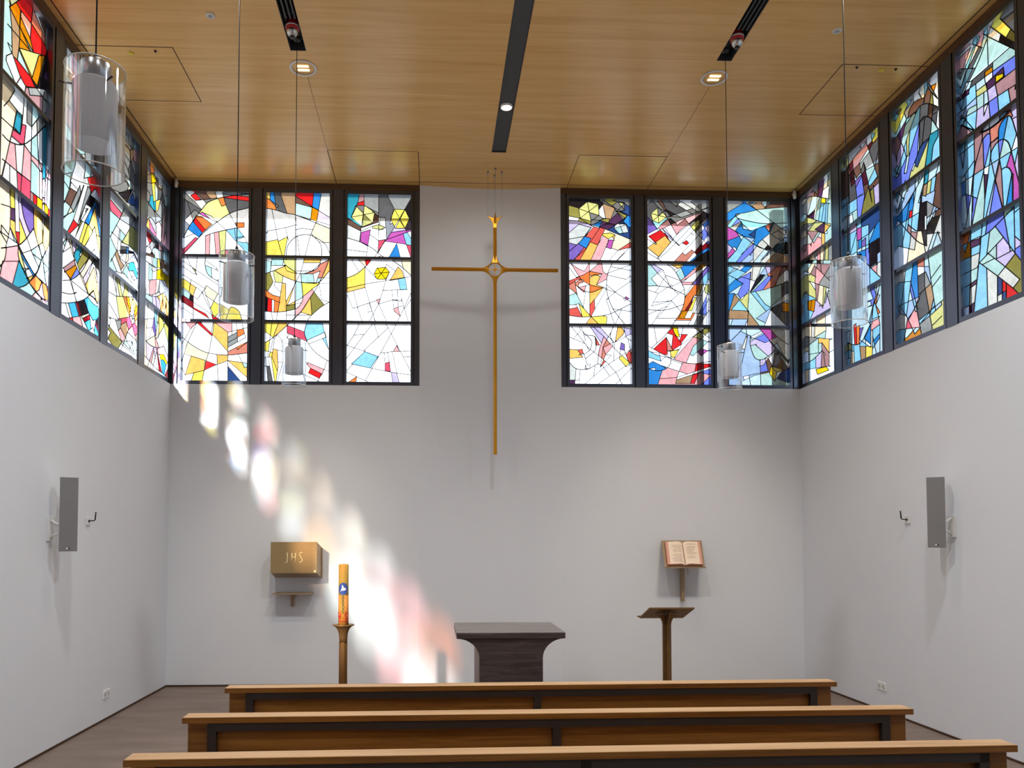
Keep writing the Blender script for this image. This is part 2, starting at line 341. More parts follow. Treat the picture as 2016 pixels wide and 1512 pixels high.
GLASS['window_8'] = [((1100,370,3.78), """
~400,555 365,640 355,730 370,820 410,910 485,1007;~85,950 160,960 240,958 330,950 400,930 540,860;
148,155 212,103 295,120 300,205 240,248 160,225 148,155;148,155 300,205;212,103 240,248;295,120 160,225;80,130 150,150;80,210 155,225 145,245 80,240;160,228 240,280 330,230 295,200;240,245 240,280;145,245 330,300 540,385;245,235 325,245 300,300 240,280;
320,80 420,150 540,215;295,80 330,120 300,160;325,108 350,230 300,240;340,120 420,150 390,225;330,225 380,230 370,260 335,250;400,130 440,103 490,110 490,165 430,180 400,130;440,103 490,165;490,110 430,180;430,170 510,205 480,240 420,160;540,150 480,110;
380,240 440,185 490,225 430,270 370,310;300,290 360,260 430,275;360,80 460,110;510,210 480,250 540,305;430,265 500,270 520,330 450,340 410,300 430,265;450,260 480,340;410,300 500,275;
80,330 150,270 240,295 160,400 80,470;80,380 200,360 250,300;80,410 120,420;195,360 240,375 205,450 145,415 195,360;240,300 200,355;300,305 240,395 160,530;340,315 290,425 240,405;330,340 385,335 420,350 370,380 330,355;370,380 360,435 350,440;290,425 330,360;420,350 390,455 350,440 375,385 415,390;
290,425 240,535;350,445 310,535;205,450 110,535;145,415 80,470;180,455 120,530;440,465 540,400;440,465 540,440;400,450 440,465 380,535;490,485 440,535;540,430 440,530;
85,555 145,650 175,690 230,720 330,745 400,770;85,600 130,665 180,650 230,620 325,640;80,690 130,670;80,720 145,680 185,685 180,705 150,710;145,690 160,680;230,555 190,620 145,600 85,560;230,555 230,950;230,620 300,560;320,555 330,620 350,640;320,640 280,720 350,745;230,655 300,645;
~235,665 270,645 310,660;150,710 ~150,740 200,770 250,775 300,755 330,740;230,720 150,740;150,745 190,780 200,740;85,750 130,785 190,900 240,955;120,690 135,780;200,770 185,870;80,800 130,780;80,870 130,870 160,930;120,870 150,860 170,940;240,860 265,830 270,900 245,950;270,900 350,760;265,835 330,745;
150,860 190,900;80,900 130,890;355,680 280,720;350,640 540,570;370,650 500,680 540,650;355,720 440,790 540,850;355,830 440,760 540,690;480,830 500,808 525,825 490,840;410,590 510,610;400,900 540,920;370,880 410,1000;330,950 360,960 355,1007;240,958 205,1007;240,958 290,1007;470,900 440,970;
90,1028 150,1100 220,1190 300,1250 370,1310 430,1380 470,1455;150,1028 165,1060 120,1110;230,1028 300,1130;250,1028 330,1100 430,1210 540,1310;300,1028 410,1150;80,1110 200,1160 220,1200;165,1028 200,1130;
~205,1095 245,1140 235,1200 215,1220;~210,1095 270,1110 275,1200 230,1245;270,1105 275,1170 305,1170 270,1105;~390,1070 385,1110 410,1150;~390,1070 410,1035 460,1035 485,1080 415,1150;440,1028 420,1140;485,1040 500,1110 540,1140;480,1040 540,1050;415,1150 540,1085;
~330,1120 300,1210 290,1310;~330,1180 380,1090;400,1150 330,1190 350,1240 400,1180 405,1150;350,1240 310,1335 390,1245 350,1240;330,1180 310,1330;465,1150 455,1200 490,1210 490,1165 465,1150;460,1210 450,1270 500,1330 530,1320 490,1215;500,1240 530,1320;525,1170 540,1250;540,1200 500,1240;
80,1200 140,1205 180,1260 80,1270;140,1205 175,1200 185,1235 160,1245;150,1240 185,1230 215,1320 235,1310 230,1345 195,1345 200,1315;~80,1300 130,1345 210,1350 270,1320;80,1330 80,1400;130,1345 120,1455;160,1350 150,1455;80,1430 130,1430;270,1330 260,1400;200,1455 330,1340 540,1200;330,1330 380,1400 300,1455;380,1400 540,1300;430,1455 540,1340;415,1150 410,1260;
""", """k 110,90 110,185 190,285 460,230 280,260;V 360,200 350,290 430,210;E 190,150 240,140 270,190 220,220 190,200 260,160 470,130;e 190,245 345,240 420,110 480,195;W 115,230 320,180 480,290 430,310;d 370,170 330,100;b 420,90 285,265 520,250 195,400;n 410,150;G 340,100 270,90;N 520,185 520,300;
W 180,290 110,380;l 110,260 340,380;y 230,330 355,345 215,470;a 250,430 400,365;C 290,370 500,440 120,590 255,890 155,520;p 320,400;m 375,420;v 95,430;C 155,490;c 430,410 270,590;a 265,560;p 210,590 320,680;o 205,650 270,640 260,735;a 270,680 290,800;Y 165,695;C 100,690 130,900;S 105,760 175,760;T 100,830;
o 250,740;p 190,740;y 175,890 290,980 285,970;a 250,985;C 265,870;m 505,825;v 475,1185;l 260,1060 320,1060;y 430,1090 375,1190 480,1270;a 440,1080;C 285,1150 340,1290 160,1220 215,1330 515,1280;p 340,1200 320,1160;a 100,1240;g 520,1070;l 500,1060;S 330,1220;W 100,1360;V 100,1445;T 440,330;w 110,1310 150,1310 140,1270 110,640 270,570"""),
]
GLASS['window_9'] = [((1100,370,3.78), """
~780,555 850,600 905,690 935,760 935,840 910,920 855,1007;~855,1020 780,1110 690,1190;~665,905 750,912 830,900 890,880;~690,1190 780,1240 880,1285 1000,1308 1128,1290;~665,730 740,730 830,745 930,790;
668,120 700,85;690,85 800,210 850,300;720,85 830,210;760,85 800,160 910,220;860,85 890,130 1000,200;830,105 880,140;880,130 910,100 1040,180;960,85 1060,165 1128,205;1060,165 1128,135;800,160 750,200;800,210 910,220 1000,190 1080,160;685,190 735,148 790,170 800,220 745,262 700,245 685,190;685,190 800,220;735,148 745,262;790,170 700,245;
668,225 700,260 735,305 668,340;695,245 740,320;735,300 820,215 1000,150;668,360 800,290 900,240 1080,175;1080,175 900,320 740,520;765,270 830,225 870,260;770,300 830,400 855,385 790,300;870,255 880,280 940,230;830,225 850,245;1040,230 880,400 800,480 740,530;740,300 895,430;770,300 900,430;
668,360 725,410 720,420 668,385;668,440 790,355 835,405 740,515;700,390 730,420;690,470 740,510;900,330 1000,250;895,430 1000,320 1100,230;920,410 950,390 970,410 950,425 920,410;1000,310 1128,440;940,230 1000,310;1000,250 1050,240 1040,330;1128,210 1000,350;1128,250 1000,400 870,535;1040,330 1075,345 1060,380;1070,270 1128,380 1070,430;
1128,330 1050,430 960,535;1030,495 1128,430;1000,470 1030,500 990,535;940,500 990,460;1128,460 1050,500 1000,540;668,485 750,535;
670,555 740,640 840,740;690,560 775,610 830,740 925,690;690,675 760,610;740,640 780,610;730,760 800,650 905,690;690,675 720,710;668,760 740,785 840,720;840,740 890,790 930,760;740,785 690,880 835,840 890,790;720,850 840,840 910,920;840,840 740,960;740,970 870,970;668,940 760,900;700,1007 760,910;
830,570 890,600 940,565;870,605 910,590 940,665 905,690;905,600 950,560 1050,560;1050,560 940,665;1128,555 1000,700 940,810;1005,610 1060,565 1040,590 1015,630;1090,560 1128,600;950,680 1000,640 1128,560;1010,700 1128,560;1128,600 1060,680 1020,800 940,960;940,700 1000,700;1010,720 940,815;960,720 1128,720;1075,710 1090,780 1128,800;1010,800 1060,800;
975,860 1005,800 985,870;960,880 1005,810 1030,820;920,915 990,915 1030,810;890,970 980,970 1010,900 1060,760;890,970 920,915;1128,640 1080,760 1000,960 970,1007;1128,740 1010,1007;1128,800 1050,960;860,985 970,985;1000,930 1080,940;1128,890 1060,1007;1100,800 1100,1007;
830,1060 855,1030 880,1030 900,1110 870,1105 850,1050;870,1095 915,1160 900,1200 830,1215;820,1085 850,1095 840,1180;900,1090 960,1090 930,1130;715,1190 800,1110 810,1240 780,1240;800,1110 840,1190;840,1210 895,1205 860,1265 835,1255;830,1220 835,1255;890,1180 1100,1035;870,1260 1000,1110 1100,1035;930,1028 910,1100;1128,1060 1000,1180 950,1300;1020,1050 1128,1120;1040,1120 1128,1150;1000,1250 1128,1130;
1060,1080 1030,1030;1090,1205 1128,1215;1060,1250 1128,1200;668,1210 720,1240 800,1260;~835,1260 830,1310 790,1350 730,1360 668,1345;700,1270 760,1290 750,1230 720,1225;668,1310 700,1290 780,1330;760,1290 800,1250;668,1345 720,1340;840,1280 920,1310;920,1300 880,1410 870,1455;790,1330 910,1370;770,1360 750,1420 880,1410 1128,1330;750,1420 740,1455;900,1420 1128,1345;870,1455 980,1455 1000,1380;
1000,1390 1045,1375 1010,1455 985,1455;1070,1310 1128,1310;1020,1320 1010,1390;1080,1380 1128,1390;1128,1400 1070,1455;710,1040 720,1100;668,1175 690,1190
""", """W 700,105 940,140 1030,150 1000,100 1090,110 1090,160;d 760,120 780,150;g 840,120 880,165 960,180 1080,120 1100,180;k 840,195 830,240 1080,205 1050,250;E 710,190 730,180 770,190 770,220 730,230 715,210;G 680,150 790,120;v 700,290 1105,620;s 750,290 735,270 890,625;S 810,250;p 870,265 930,235 780,265;l 810,350 1095,300;
r 690,375 945,408 1100,1310 1020,1420 780,1170;a 770,420 870,580 720,470 950,1430;S 990,490 830,1220;E 1020,280 1090,760;e 1040,290 1030,260;k 1065,330 1090,450;N 1100,280;B 1095,340 1110,410;b 1070,490 960,600 1020,520 725,1330 720,1350;T 900,620;s 970,800 950,860 720,1240 1100,640;a 1025,600 1040,780;O 1030,610;p 975,660 960,710 800,1380;M 1000,750;
R 990,840 1060,440;O 1000,860 950,940 920,950;y 980,880 860,1235;g 1070,900 1050,650 1080,960;B 1095,860 1095,930 1095,1370 1100,1430;Y 875,1075 885,1060;o 880,1140 850,1150 1010,780;r 940,1105 840,1060 900,1140;S 810,1200;e 1090,1080 1040,1080;E 1030,1050 1060,1095;p 980,1180;T 1080,1150;s 720,1265;m 1105,1215;l 1090,570 730,620;r 1070,1390;p 1000,1340 930,1370;k 1060,520;n 920,1440;p 820,1440 790,1400;w 700,850 720,800;T 700,640"""),
]
GLASS['window_10'] = [((1390,340,3.435), """
~147,365 250,430 350,500 450,530 558,555;~200,290 220,310 300,330 400,345 558,340;~147,1160 220,1085 260,1040 280,1000;~300,1100 300,1170 330,1250 375,1265 420,1240 445,1220;
255,182 340,250 460,340 558,410;147,270 260,200 340,250 558,230;330,210 360,190 405,240;300,215 380,182;405,182 430,182 395,240;430,215 470,190;200,280 270,270 350,250;205,280 147,355;147,330 210,290;180,355 215,310 240,335 200,390;160,370 240,330 250,380 300,390;200,390 230,440;
240,340 300,395 380,365 460,335;340,385 290,420 330,440 335,380;400,365 425,400 435,375;460,340 430,410 360,470 300,560;470,400 558,350;430,410 520,470 540,400;558,420 470,490 380,592;500,400 530,420;147,460 250,420;147,480 200,530 250,440;250,430 330,445 215,590;200,530 147,590;240,550 330,470;147,550 190,500 210,520 150,580;
320,500 320,592;250,592 325,520;330,595 400,510;370,592 440,510 420,540;440,540 370,592;420,592 500,510;500,480 540,470 550,510;480,530 558,570;360,500 440,540;410,480 460,530;500,440 558,480;
200,612 230,640 147,690;200,650 230,660 300,600;190,645 270,675 310,640 305,612;190,650 147,690 210,720 250,690;215,720 305,670 300,720;147,770 200,720 250,750 150,820;250,745 215,820 190,825 150,960;230,700 320,730;215,825 240,860 280,810;147,820 190,815 290,940;225,860 170,930 290,935;300,700 280,940;305,800 225,855;
300,810 370,730 470,640 540,612;320,612 310,720;380,612 360,680 300,800;420,612 330,740;360,690 400,690 340,760;400,640 420,700 310,810;450,700 400,770;300,810 400,790 558,735;470,760 520,612;500,700 558,640;440,780 520,750 540,735;310,820 400,930;340,810 400,890 450,920;430,910 558,805;510,790 515,940;558,860 430,920 340,985;430,920 530,1022;
285,940 350,1022;285,950 280,1022;147,990 285,990;440,920 400,1022;340,985 370,1000;520,880 558,880;520,940 558,940;180,990 170,1022;
345,1042 385,1080 470,1180 560,1275;420,1042 480,1110 558,1165;380,1070 300,1110 310,1130 385,1080;395,1090 305,1140;300,1110 400,1150 440,1130;230,1070 300,1105;270,1042 275,1100;280,1110 240,1300;240,1190 270,1110;430,1140 470,1190 430,1250 340,1170;300,1170 340,1160;360,1270 420,1250 450,1310;365,1270 370,1420;360,1310 390,1300 410,1270;400,1260 420,1340;
440,1310 520,1330 465,1410 430,1360 440,1310;440,1310 480,1350 520,1330;480,1350 465,1410;250,1380 420,1340;240,1410 330,1370 430,1350;290,1370 300,1430;500,1240 540,1300;470,1200 510,1240 558,1290;460,1230 450,1310;530,1340 558,1320;500,1400 558,1420;480,1150 520,1230
""", """g 200,230 440,280 500,300 200,210;N 240,245 300,235;n 310,200 340,220 370,215;d 430,200 500,210 410,230;W 290,300 500,370;T 470,320 510,360 300,360 400,320;m 190,330 215,370 190,415;l 230,390;s 280,370 380,390 330,420;B 190,350;b 170,300 200,470 290,430;W 520,400 480,430;g 500,460;S 440,420 435,370;N 310,420;
b 230,460 220,480 190,490;m 180,530;l 165,500;B 300,550 310,540 280,560;W 350,550 360,480 430,450;G 500,530 530,560;O 540,490;k 430,520 500,480;n 450,600;v 240,630 230,620;b 290,640;E 230,690;s 190,690 170,640 180,600;T 190,740;n 195,770 190,790;B 260,700;b 170,840 165,845;s 230,900;n 195,860;E 270,840;g 350,640;l 410,660;k 365,730;W 340,680 370,750;B 380,750 260,740;T 350,760;
S 450,740;k 490,720;d 500,690;W 530,680 540,780 540,840;T 400,840 330,880 370,920;s 340,850;k 480,900 470,940;O 530,905;G 540,980 530,820;n 310,1000;w 470,990;T 490,1090;W 520,1180 520,1080;l 440,1170 385,1100;B 350,1120 410,1090;m 410,1100;T 370,1200 350,1180;G 500,1250 520,1350 480,1200;Y 470,1330 450,1350;y 490,1340;l 390,1300 370,1300;B 400,1300;T 400,1380;N 540,1390;k 520,1290 490,1290;d 455,1280;u 250,1250"""),
]
GLASS['window_1'] = [((0,0,6.3), """
115,85 240,0;120,0 125,80;205,35 255,125 400,310 560,560 580,640;415,55 400,180 385,300;130,110 240,340 245,460 235,600 215,740;255,125 245,340;260,215 380,490;255,350 370,620;255,215 245,340 400,620;390,300 375,480 410,620;410,110 555,460;440,100 555,430 560,560;570,300 555,460;650,400 580,640 590,720;580,640 640,770 680,680;
125,110 145,340 150,660;95,300 360,610;240,595 560,695;95,530 145,660;80,690 150,660 165,700 215,745 400,980 470,1080;165,700 250,950 320,1070 440,1090;240,600 400,960;240,625 390,980;480,690 400,960;550,710 460,1075;480,690 500,690;580,640 555,720 550,780 470,1075;75,750 180,1010;210,1030 260,950;320,1070 310,1130;
590,720 570,870 540,960 590,1030 640,770;570,870 610,910;320,1085 440,1090 560,1110;370,1180 530,1195;450,1090 610,1310;590,1030 530,1200 525,1400;560,1400 650,1290;530,1210 610,1310;600,900 650,960;580,1040 650,1130
""", """W 150,40 100,620 120,720 170,850;r 320,80 450,560 290,950;S 200,120 450,260 500,360;p 320,230;n 180,260 185,560 600,450;d 520,290 110,250 110,400 610,780;O 270,310 265,420 300,720 470,820 400,970;Y 270,550 320,590;E 300,640 400,760;g 640,600 400,1140;p 100,850;W 270,1020;V 500,1000 560,950;M 580,920 450,1230;G 630,900 610,1080;g 600,1200;k 550,850;w 620,1380 560,1320;O 510,720"""),
((0,130,5.04), """
90,340 160,220;40,395 90,340 170,440 135,600 100,740 20,1100;165,440 220,490 200,680 135,600 165,440;240,330 220,570;270,340 265,560 310,600;320,380 315,600 400,490;20,515 200,680 220,575 260,590 240,775 195,770;110,690 200,770;~25,680 90,745 180,780 250,770 330,710 400,640 470,565;125,625 200,680;315,600 300,1310;365,550 380,900 415,1050;420,520 420,1400;
150,790 165,1030 175,1220;240,780 215,1090 205,1240;240,780 310,880 400,960;45,940 165,1040 300,1145;310,930 415,1055;20,920 50,945 20,1080;95,980 95,1150;165,1045 210,1080;380,890 390,1040 415,1050;390,1040 390,1310;300,1240 415,1330;330,1260 330,1350;365,1290 365,1380;420,1130 500,1040;415,1330 490,1200;420,1380 490,1240;470,560 490,820 500,1000;440,600 420,620;
""", """W 80,200 80,900 60,1030 370,450;c 90,450;t 180,560 440,620;P 230,680;N 450,800 460,900;T 450,1150 340,1050 450,1060 450,1020;G 45,800;o 30,980;p 110,870 265,950 360,950;W 130,1080;P 190,1120 250,1180;y 400,960;M 315,1290;r 347,1310;O 385,1340;n 440,1320;t 440,1400;k 480,1300;p 420,1000"""),
((0,350,5.6), """
15,290 110,320;110,150 115,330 110,545 90,660 60,770;160,180 165,340;115,330 160,340;110,450 160,480;165,340 170,590 190,700 200,740;200,210 215,600;215,600 210,720;215,450 290,660;~235,240 255,400 300,540 330,610;370,340 372,560;372,560 ~420,740 460,880 420,1000;465,430 470,700;
~15,775 80,765 150,755 220,735 290,670 340,600 375,555;15,520 90,620;0,590 200,730;15,620 75,720;110,545 200,740 320,1155 460,1330;110,545 140,640;30,920 205,920;~70,770 55,880 30,940 0,970;205,920 130,1200;~200,740 210,900 320,1155;205,780 390,1080;225,800 380,1070 500,1170;250,890 370,1090;205,910 330,1140;
~130,1205 200,1210 280,1185 340,1130 400,1060 440,960 460,880;210,750 250,830 340,800 430,740 520,680;250,835 380,1070;300,670 350,820 430,1000;350,830 440,900;250,1000 300,1000;265,1030 320,1000;290,1110 330,1090;430,740 460,880;460,860 520,980;480,680 520,850;170,590 215,600;
330,1140 430,1000;390,1070 460,1150 430,1240 390,1260;330,1330 390,1260;320,1155 390,1260;390,1260 460,1330 420,1390;500,1240 450,1330;0,1060 30,920
""", """n 60,200 400,480 420,650;y 135,240 245,620;O 60,330;a 70,450 140,540 440,560 330,1130;V 140,400;v 310,400;r 190,650 10,400;w 185,400 120,640 340,700 260,780 320,900 220,1080;l 225,330 30,850 20,700;c 50,560 40,640;p 150,830 110,1000 430,1350;b 240,850 340,1030 260,900;t 270,1060 290,1060;E 235,950 310,1120;T 390,800 390,900 280,1230 430,1080;g 480,780 470,900 500,880;o 390,1150;l 450,1230;E 480,1350 500,600"""),
]
GLASS['window_2'] = [((110,330,4.32), """
~60,-560 120,-500 190,-380 240,-200 250,-20 240,90;~60,-420 110,-340 160,-200 170,-60 140,60;60,-700 200,-560 380,-420;150,-600 120,-500;190,-380 380,-300;240,-200 380,-190;250,-40 380,0;330,-420 300,-190;310,-190 330,0;
60,-240 150,-220;60,-90 170,-70;110,-340 240,-250;170,-120 250,-110;300,-190 380,-60;60,60 140,40;240,90 380,60;310,0 290,90;200,-560 330,-420;60,-640 120,-500;
60,100 115,185 130,130;130,60 115,180 70,300;135,130 190,190;205,150 95,400 65,430;120,170 180,210;70,280 125,330 150,380;60,420 150,370;150,380 205,240 235,150;205,150 215,230 150,380;150,440 240,150;100,540 150,440 190,490;270,160 185,480;185,480 240,345;120,560 190,490;290,170 300,210 240,345 210,440;300,220 330,180 370,240;300,240 340,270 300,340 270,320;240,345 275,350;275,350 215,450 190,490;
265,350 250,370;300,350 245,460 280,490;280,490 340,310;340,310 370,350;310,540 370,430;210,450 165,590;245,470 200,610;270,490 225,630;215,450 280,490 315,545 250,660;310,720 370,620;330,270 315,330;330,260 370,330;220,470 165,590;
60,640 100,590 170,830 280,1090;100,590 60,720 120,680;130,620 150,730 200,670;150,640 130,640;150,760 170,690;150,740 180,820 230,710;200,680 230,700 200,740;180,820 200,880 300,740;65,850 160,780 165,830 70,890;~60,960 120,955 170,930 220,880 260,810 300,740;60,850 120,950;80,890 130,950;180,850 130,940;200,885 230,940 330,770;230,940 280,1080 355,1010;350,790 250,1000;330,760 280,900;
~50,1060 90,1070 130,1075 175,1060;~50,1150 110,1150 180,1140 240,1120 290,1080 355,1010;130,960 175,1150 230,1360;130,960 280,1080 350,1130;120,960 180,1150;80,1150 120,1290;105,1150 150,1310;165,1150 195,1260;190,1150 215,1250;240,1120 285,1250 300,1380;105,1280 215,1260 275,1240;215,1260 275,1380;230,1280 290,1250;270,1100 350,1200;290,1250 350,1370;290,1380 350,1330;250,1310 290,1290;290,1080 355,1120
""", """T 90,-300 210,-180 100,-30 280,30;g 200,-60 300,-120 350,20;t 120,-180;k 340,-100;n 130,-560;e 280,-480;M 210,-300;s 140,60;T 100,120 80,200 160,150 90,380 110,400 340,220 80,640;O 130,210;d 140,230;y 90,330 215,580 250,600 215,710;g 170,300 260,260;w 210,300 160,510 255,400 180,970 90,1020 320,690;r 130,500 295,185;R 220,400 225,150 210,440;k 300,290;b 275,440;a 310,480 350,370 300,980;W 285,600 290,870;e 100,750 230,800 190,530;l 150,660 260,920;N 175,720;t 190,780;M 120,830;O 110,900;B 170,890;g 85,920;
o 100,1110;n 60,1200;R 90,1200 190,1200 255,1270;x 140,1210 310,1160 280,1310 320,1390;P 190,1230;k 235,1190;p 170,1300;r 120,1290;T 320,1100 330,1250;W 220,1320 250,1350"""),
]
GLASS['window_3'] = [((200,230,6.048), """
270,130 300,210 340,170;270,230 300,210;310,200 335,340 380,390;385,260 380,390;265,310 340,400 340,540;260,420 345,550;~265,310 320,370 340,430 345,520;345,540 320,620;390,290 440,470;385,370 450,490;375,480 440,670;340,390 380,390 385,480 350,540;350,545 440,860;320,620 335,730 360,860;~255,510 290,570 320,660 340,740;250,600 280,680 430,860;280,680 320,800 355,870;
240,660 270,690 320,830;~150,870 220,900 290,890 320,830 300,780 240,760;320,870 200,910;200,910 300,1020 360,880;360,870 440,930;370,900 400,1060 310,1020 370,900;350,1050 400,1060 420,1150;100,850 100,1060;440,840 400,860;310,740 240,680;
110,990 240,1150;110,1120 220,1220 440,1360;230,1180 280,1070;280,1060 215,1220 105,1430;270,1080 400,1190;390,1210 330,1340 250,1480;175,1290 290,1420;120,1370 250,1490;220,1370 210,1480
""", """E 285,180 290,400 420,580;y 345,260 340,1370;r 400,330 390,460;n 300,300 360,450 290,470 400,600 280,940;p 400,400;W 280,400 330,380;T 280,560 370,650 240,830 330,780;G 280,730 380,780 420,1000;N 360,1000;g 330,1080 180,1030;P 170,1100;k 430,400;w 310,1150;p 410,1270;E 340,1400;c 160,1230;k 300,880"""),
((200,460,5.6), """
90,20 165,190 190,0;165,190 100,310;150,230 215,410;170,170 200,270 250,310;110,270 165,410;180,190 240,180;215,70 200,240;210,90 300,130 385,210;240,140 300,150;215,180 300,185 380,210;215,220 380,220;280,140 270,250;300,130 295,250;200,270 240,220;370,220 280,310 230,380;200,280 240,340;275,340 330,480;280,330 380,300;230,420 280,330;300,350 ~300,400 340,410 380,380 380,310;240,430 380,600;330,480 390,420;330,480 380,560;
90,400 230,440;120,450 170,690;150,470 165,680;160,480 200,690;190,490 230,690;80,640 160,690 380,700;260,560 230,690;285,580 300,690;350,640 360,700;80,760 190,950;160,690 195,940;240,700 310,920 380,1140;270,700 320,900;80,920 150,945 300,920 380,880;300,700 330,900;340,720 310,900;330,700 385,800;100,920 90,1000;150,945 215,1180 310,1280;150,960 215,950 210,1040 180,1070;75,1010 215,1180;220,1200 180,1270 330,1350;80,1120 100,1090 75,1060;70,1160 150,1270;
270,970 300,1060 350,1000;220,1000 270,970;210,1040 330,1290;215,1180 370,1190;290,1090 350,1150 380,1130;330,920 380,1030 340,1000;340,920 330,960;220,1220 340,1320;230,1240 280,1100;350,1000 370,1090;330,1200 310,1280
""", """a 200,360 90,1190 260,830 90,370;y 210,600 130,350 320,800;o 360,750 290,790;r 365,950;P 290,1010;G 240,150;k 240,200 320,210;b 290,170 290,220;t 345,350;T 260,410 350,450;n 220,350;v 100,490 360,560;k 105,590;e 260,620 140,1180;l 310,620;w 140,600 120,720 270,800 130,1050 260,1300;p 230,1090 120,150 350,1180 330,1100;g 180,1010 240,1010;n 250,1050;E 300,900;O 290,740;E 190,560"""),
]
GLASS['window_4'] = [((275,300,6.574), """
120,90 130,170 190,180 310,350;130,165 145,270 190,270 190,180;145,270 155,400 215,385 190,280;155,400 180,635 205,630 195,400;~195,390 220,440 235,480 230,610;180,640 190,760 210,750 205,630;205,630 270,605 235,760 215,760;240,345 240,450 290,480;300,360 290,490 330,690;~240,450 290,500 280,580 265,610;190,300 240,345;330,565 355,560;330,690 325,560;330,690 360,720 390,780;
105,290 150,280;100,390 160,400;~95,480 130,530 135,610 110,650 95,620;140,560 165,555;120,650 190,770;110,650 95,860;115,670 290,870 290,720 265,640;195,770 210,900;270,610 310,680 325,700;325,690 300,900 285,1130;325,700 310,1150;360,910 330,1040 310,1150;~90,920 110,860 145,845 190,900 215,960;120,870 130,960;150,930 200,1040;215,960 215,1050;~215,920 250,900 280,970 280,1100;290,870 250,900;320,870 350,930;355,570 395,660 390,760;
90,1080 130,1190 130,1230;85,1210 130,1230 165,1290;85,1300 190,1330;130,1090 165,1140 85,1230;165,1140 215,1180 150,1290;180,1200 215,1200;190,1260 195,1330;85,1330 290,1390;240,1190 255,1370;205,1240 310,1300;310,1250 300,1390 380,1440;240,1270 330,1270;85,1410 190,1490;230,1400 225,1512;260,1400 270,1512;330,1400 345,1512;155,1340 150,1512
""", """o 160,220;Y 165,320;y 180,520;b 130,130;S 240,260 280,320;d 210,330 170,200;p 120,340 130,450;T 110,560 220,450 340,620;g 260,540 265,400 320,430 300,560 370,640 250,780;t 195,690;a 235,680;G 310,620 340,830 210,350;V 345,780;E 310,850 300,1050;w 230,850 110,760;R 350,1050 335,1140;p 250,960 310,900;o 110,900;b 170,980;P 135,920;w 100,1150 180,1100;R 145,1120;k 195,1220 165,1310;d 115,1310;s 240,1300;p 260,1250;g 340,1320;y 240,1440 95,1470;n 280,1440;O 330,1440;N 350,1480;T 190,1440"""),
((275,510,6.048), """
70,20 190,100 340,110;110,60 105,250;155,60 150,250;210,20 200,240;240,30 270,130;290,30 340,280;160,150 260,110;120,250 200,240 340,260;125,250 ~110,330 120,430;200,240 190,440;80,310 70,430;70,410 200,450 290,400 340,380;140,430 240,390;240,250 215,380;260,250 340,400;280,410 340,560;275,170 290,160 340,300;110,430 130,440;225,470 240,490 245,580;275,490 275,690;270,490 250,600;270,410 290,650;150,450 155,530;190,460 200,560;
215,640 275,690;100,540 90,710 165,710 170,690 185,580;90,710 80,820 150,815 165,710;150,815 180,910 190,1050;80,970 180,910;140,820 120,940;80,820 75,970;70,970 ~120,1020 180,1050 240,1055 330,1010;180,740 200,950;220,700 190,900;230,780 220,940;330,740 290,800 200,950;330,920 290,810;340,600 300,780;275,690 290,800;190,940 230,1055;230,950 230,1050;330,1010 330,1120;235,1135 330,1140;
50,1140 200,1310 330,1400;75,980 80,1150;165,1055 95,1280;200,1060 260,1340;215,1060 150,1310;165,1055 210,1300;160,1130 130,1260;240,1150 250,1200 300,1200 300,1140;300,1200 280,1370;200,1060 230,1350;330,1140 330,1390;250,1200 270,1350;60,600 60,720 90,710;210,640 200,740
""", """o 155,330 100,380 90,350;o 260,560 250,660;y 220,180 180,270;Y 225,220;T 110,150 130,180 320,970 270,960;w 180,180 130,620 120,760 130,900 110,1080 90,1200;n 255,80;O 310,180 310,230;a 290,530 300,700 240,480;g 300,340 250,340 280,270;G 330,480;p 160,420 140,1200 60,650;v 170,720;l 210,510 160,500 185,1090 270,1080;c 210,820 130,980;p 210,1000;N 310,840;B 210,1090;Y 270,1170;b 270,1250;R 240,1280;s 310,1280 190,700;e 250,830;p 220,1080;E 330,30"""),
]
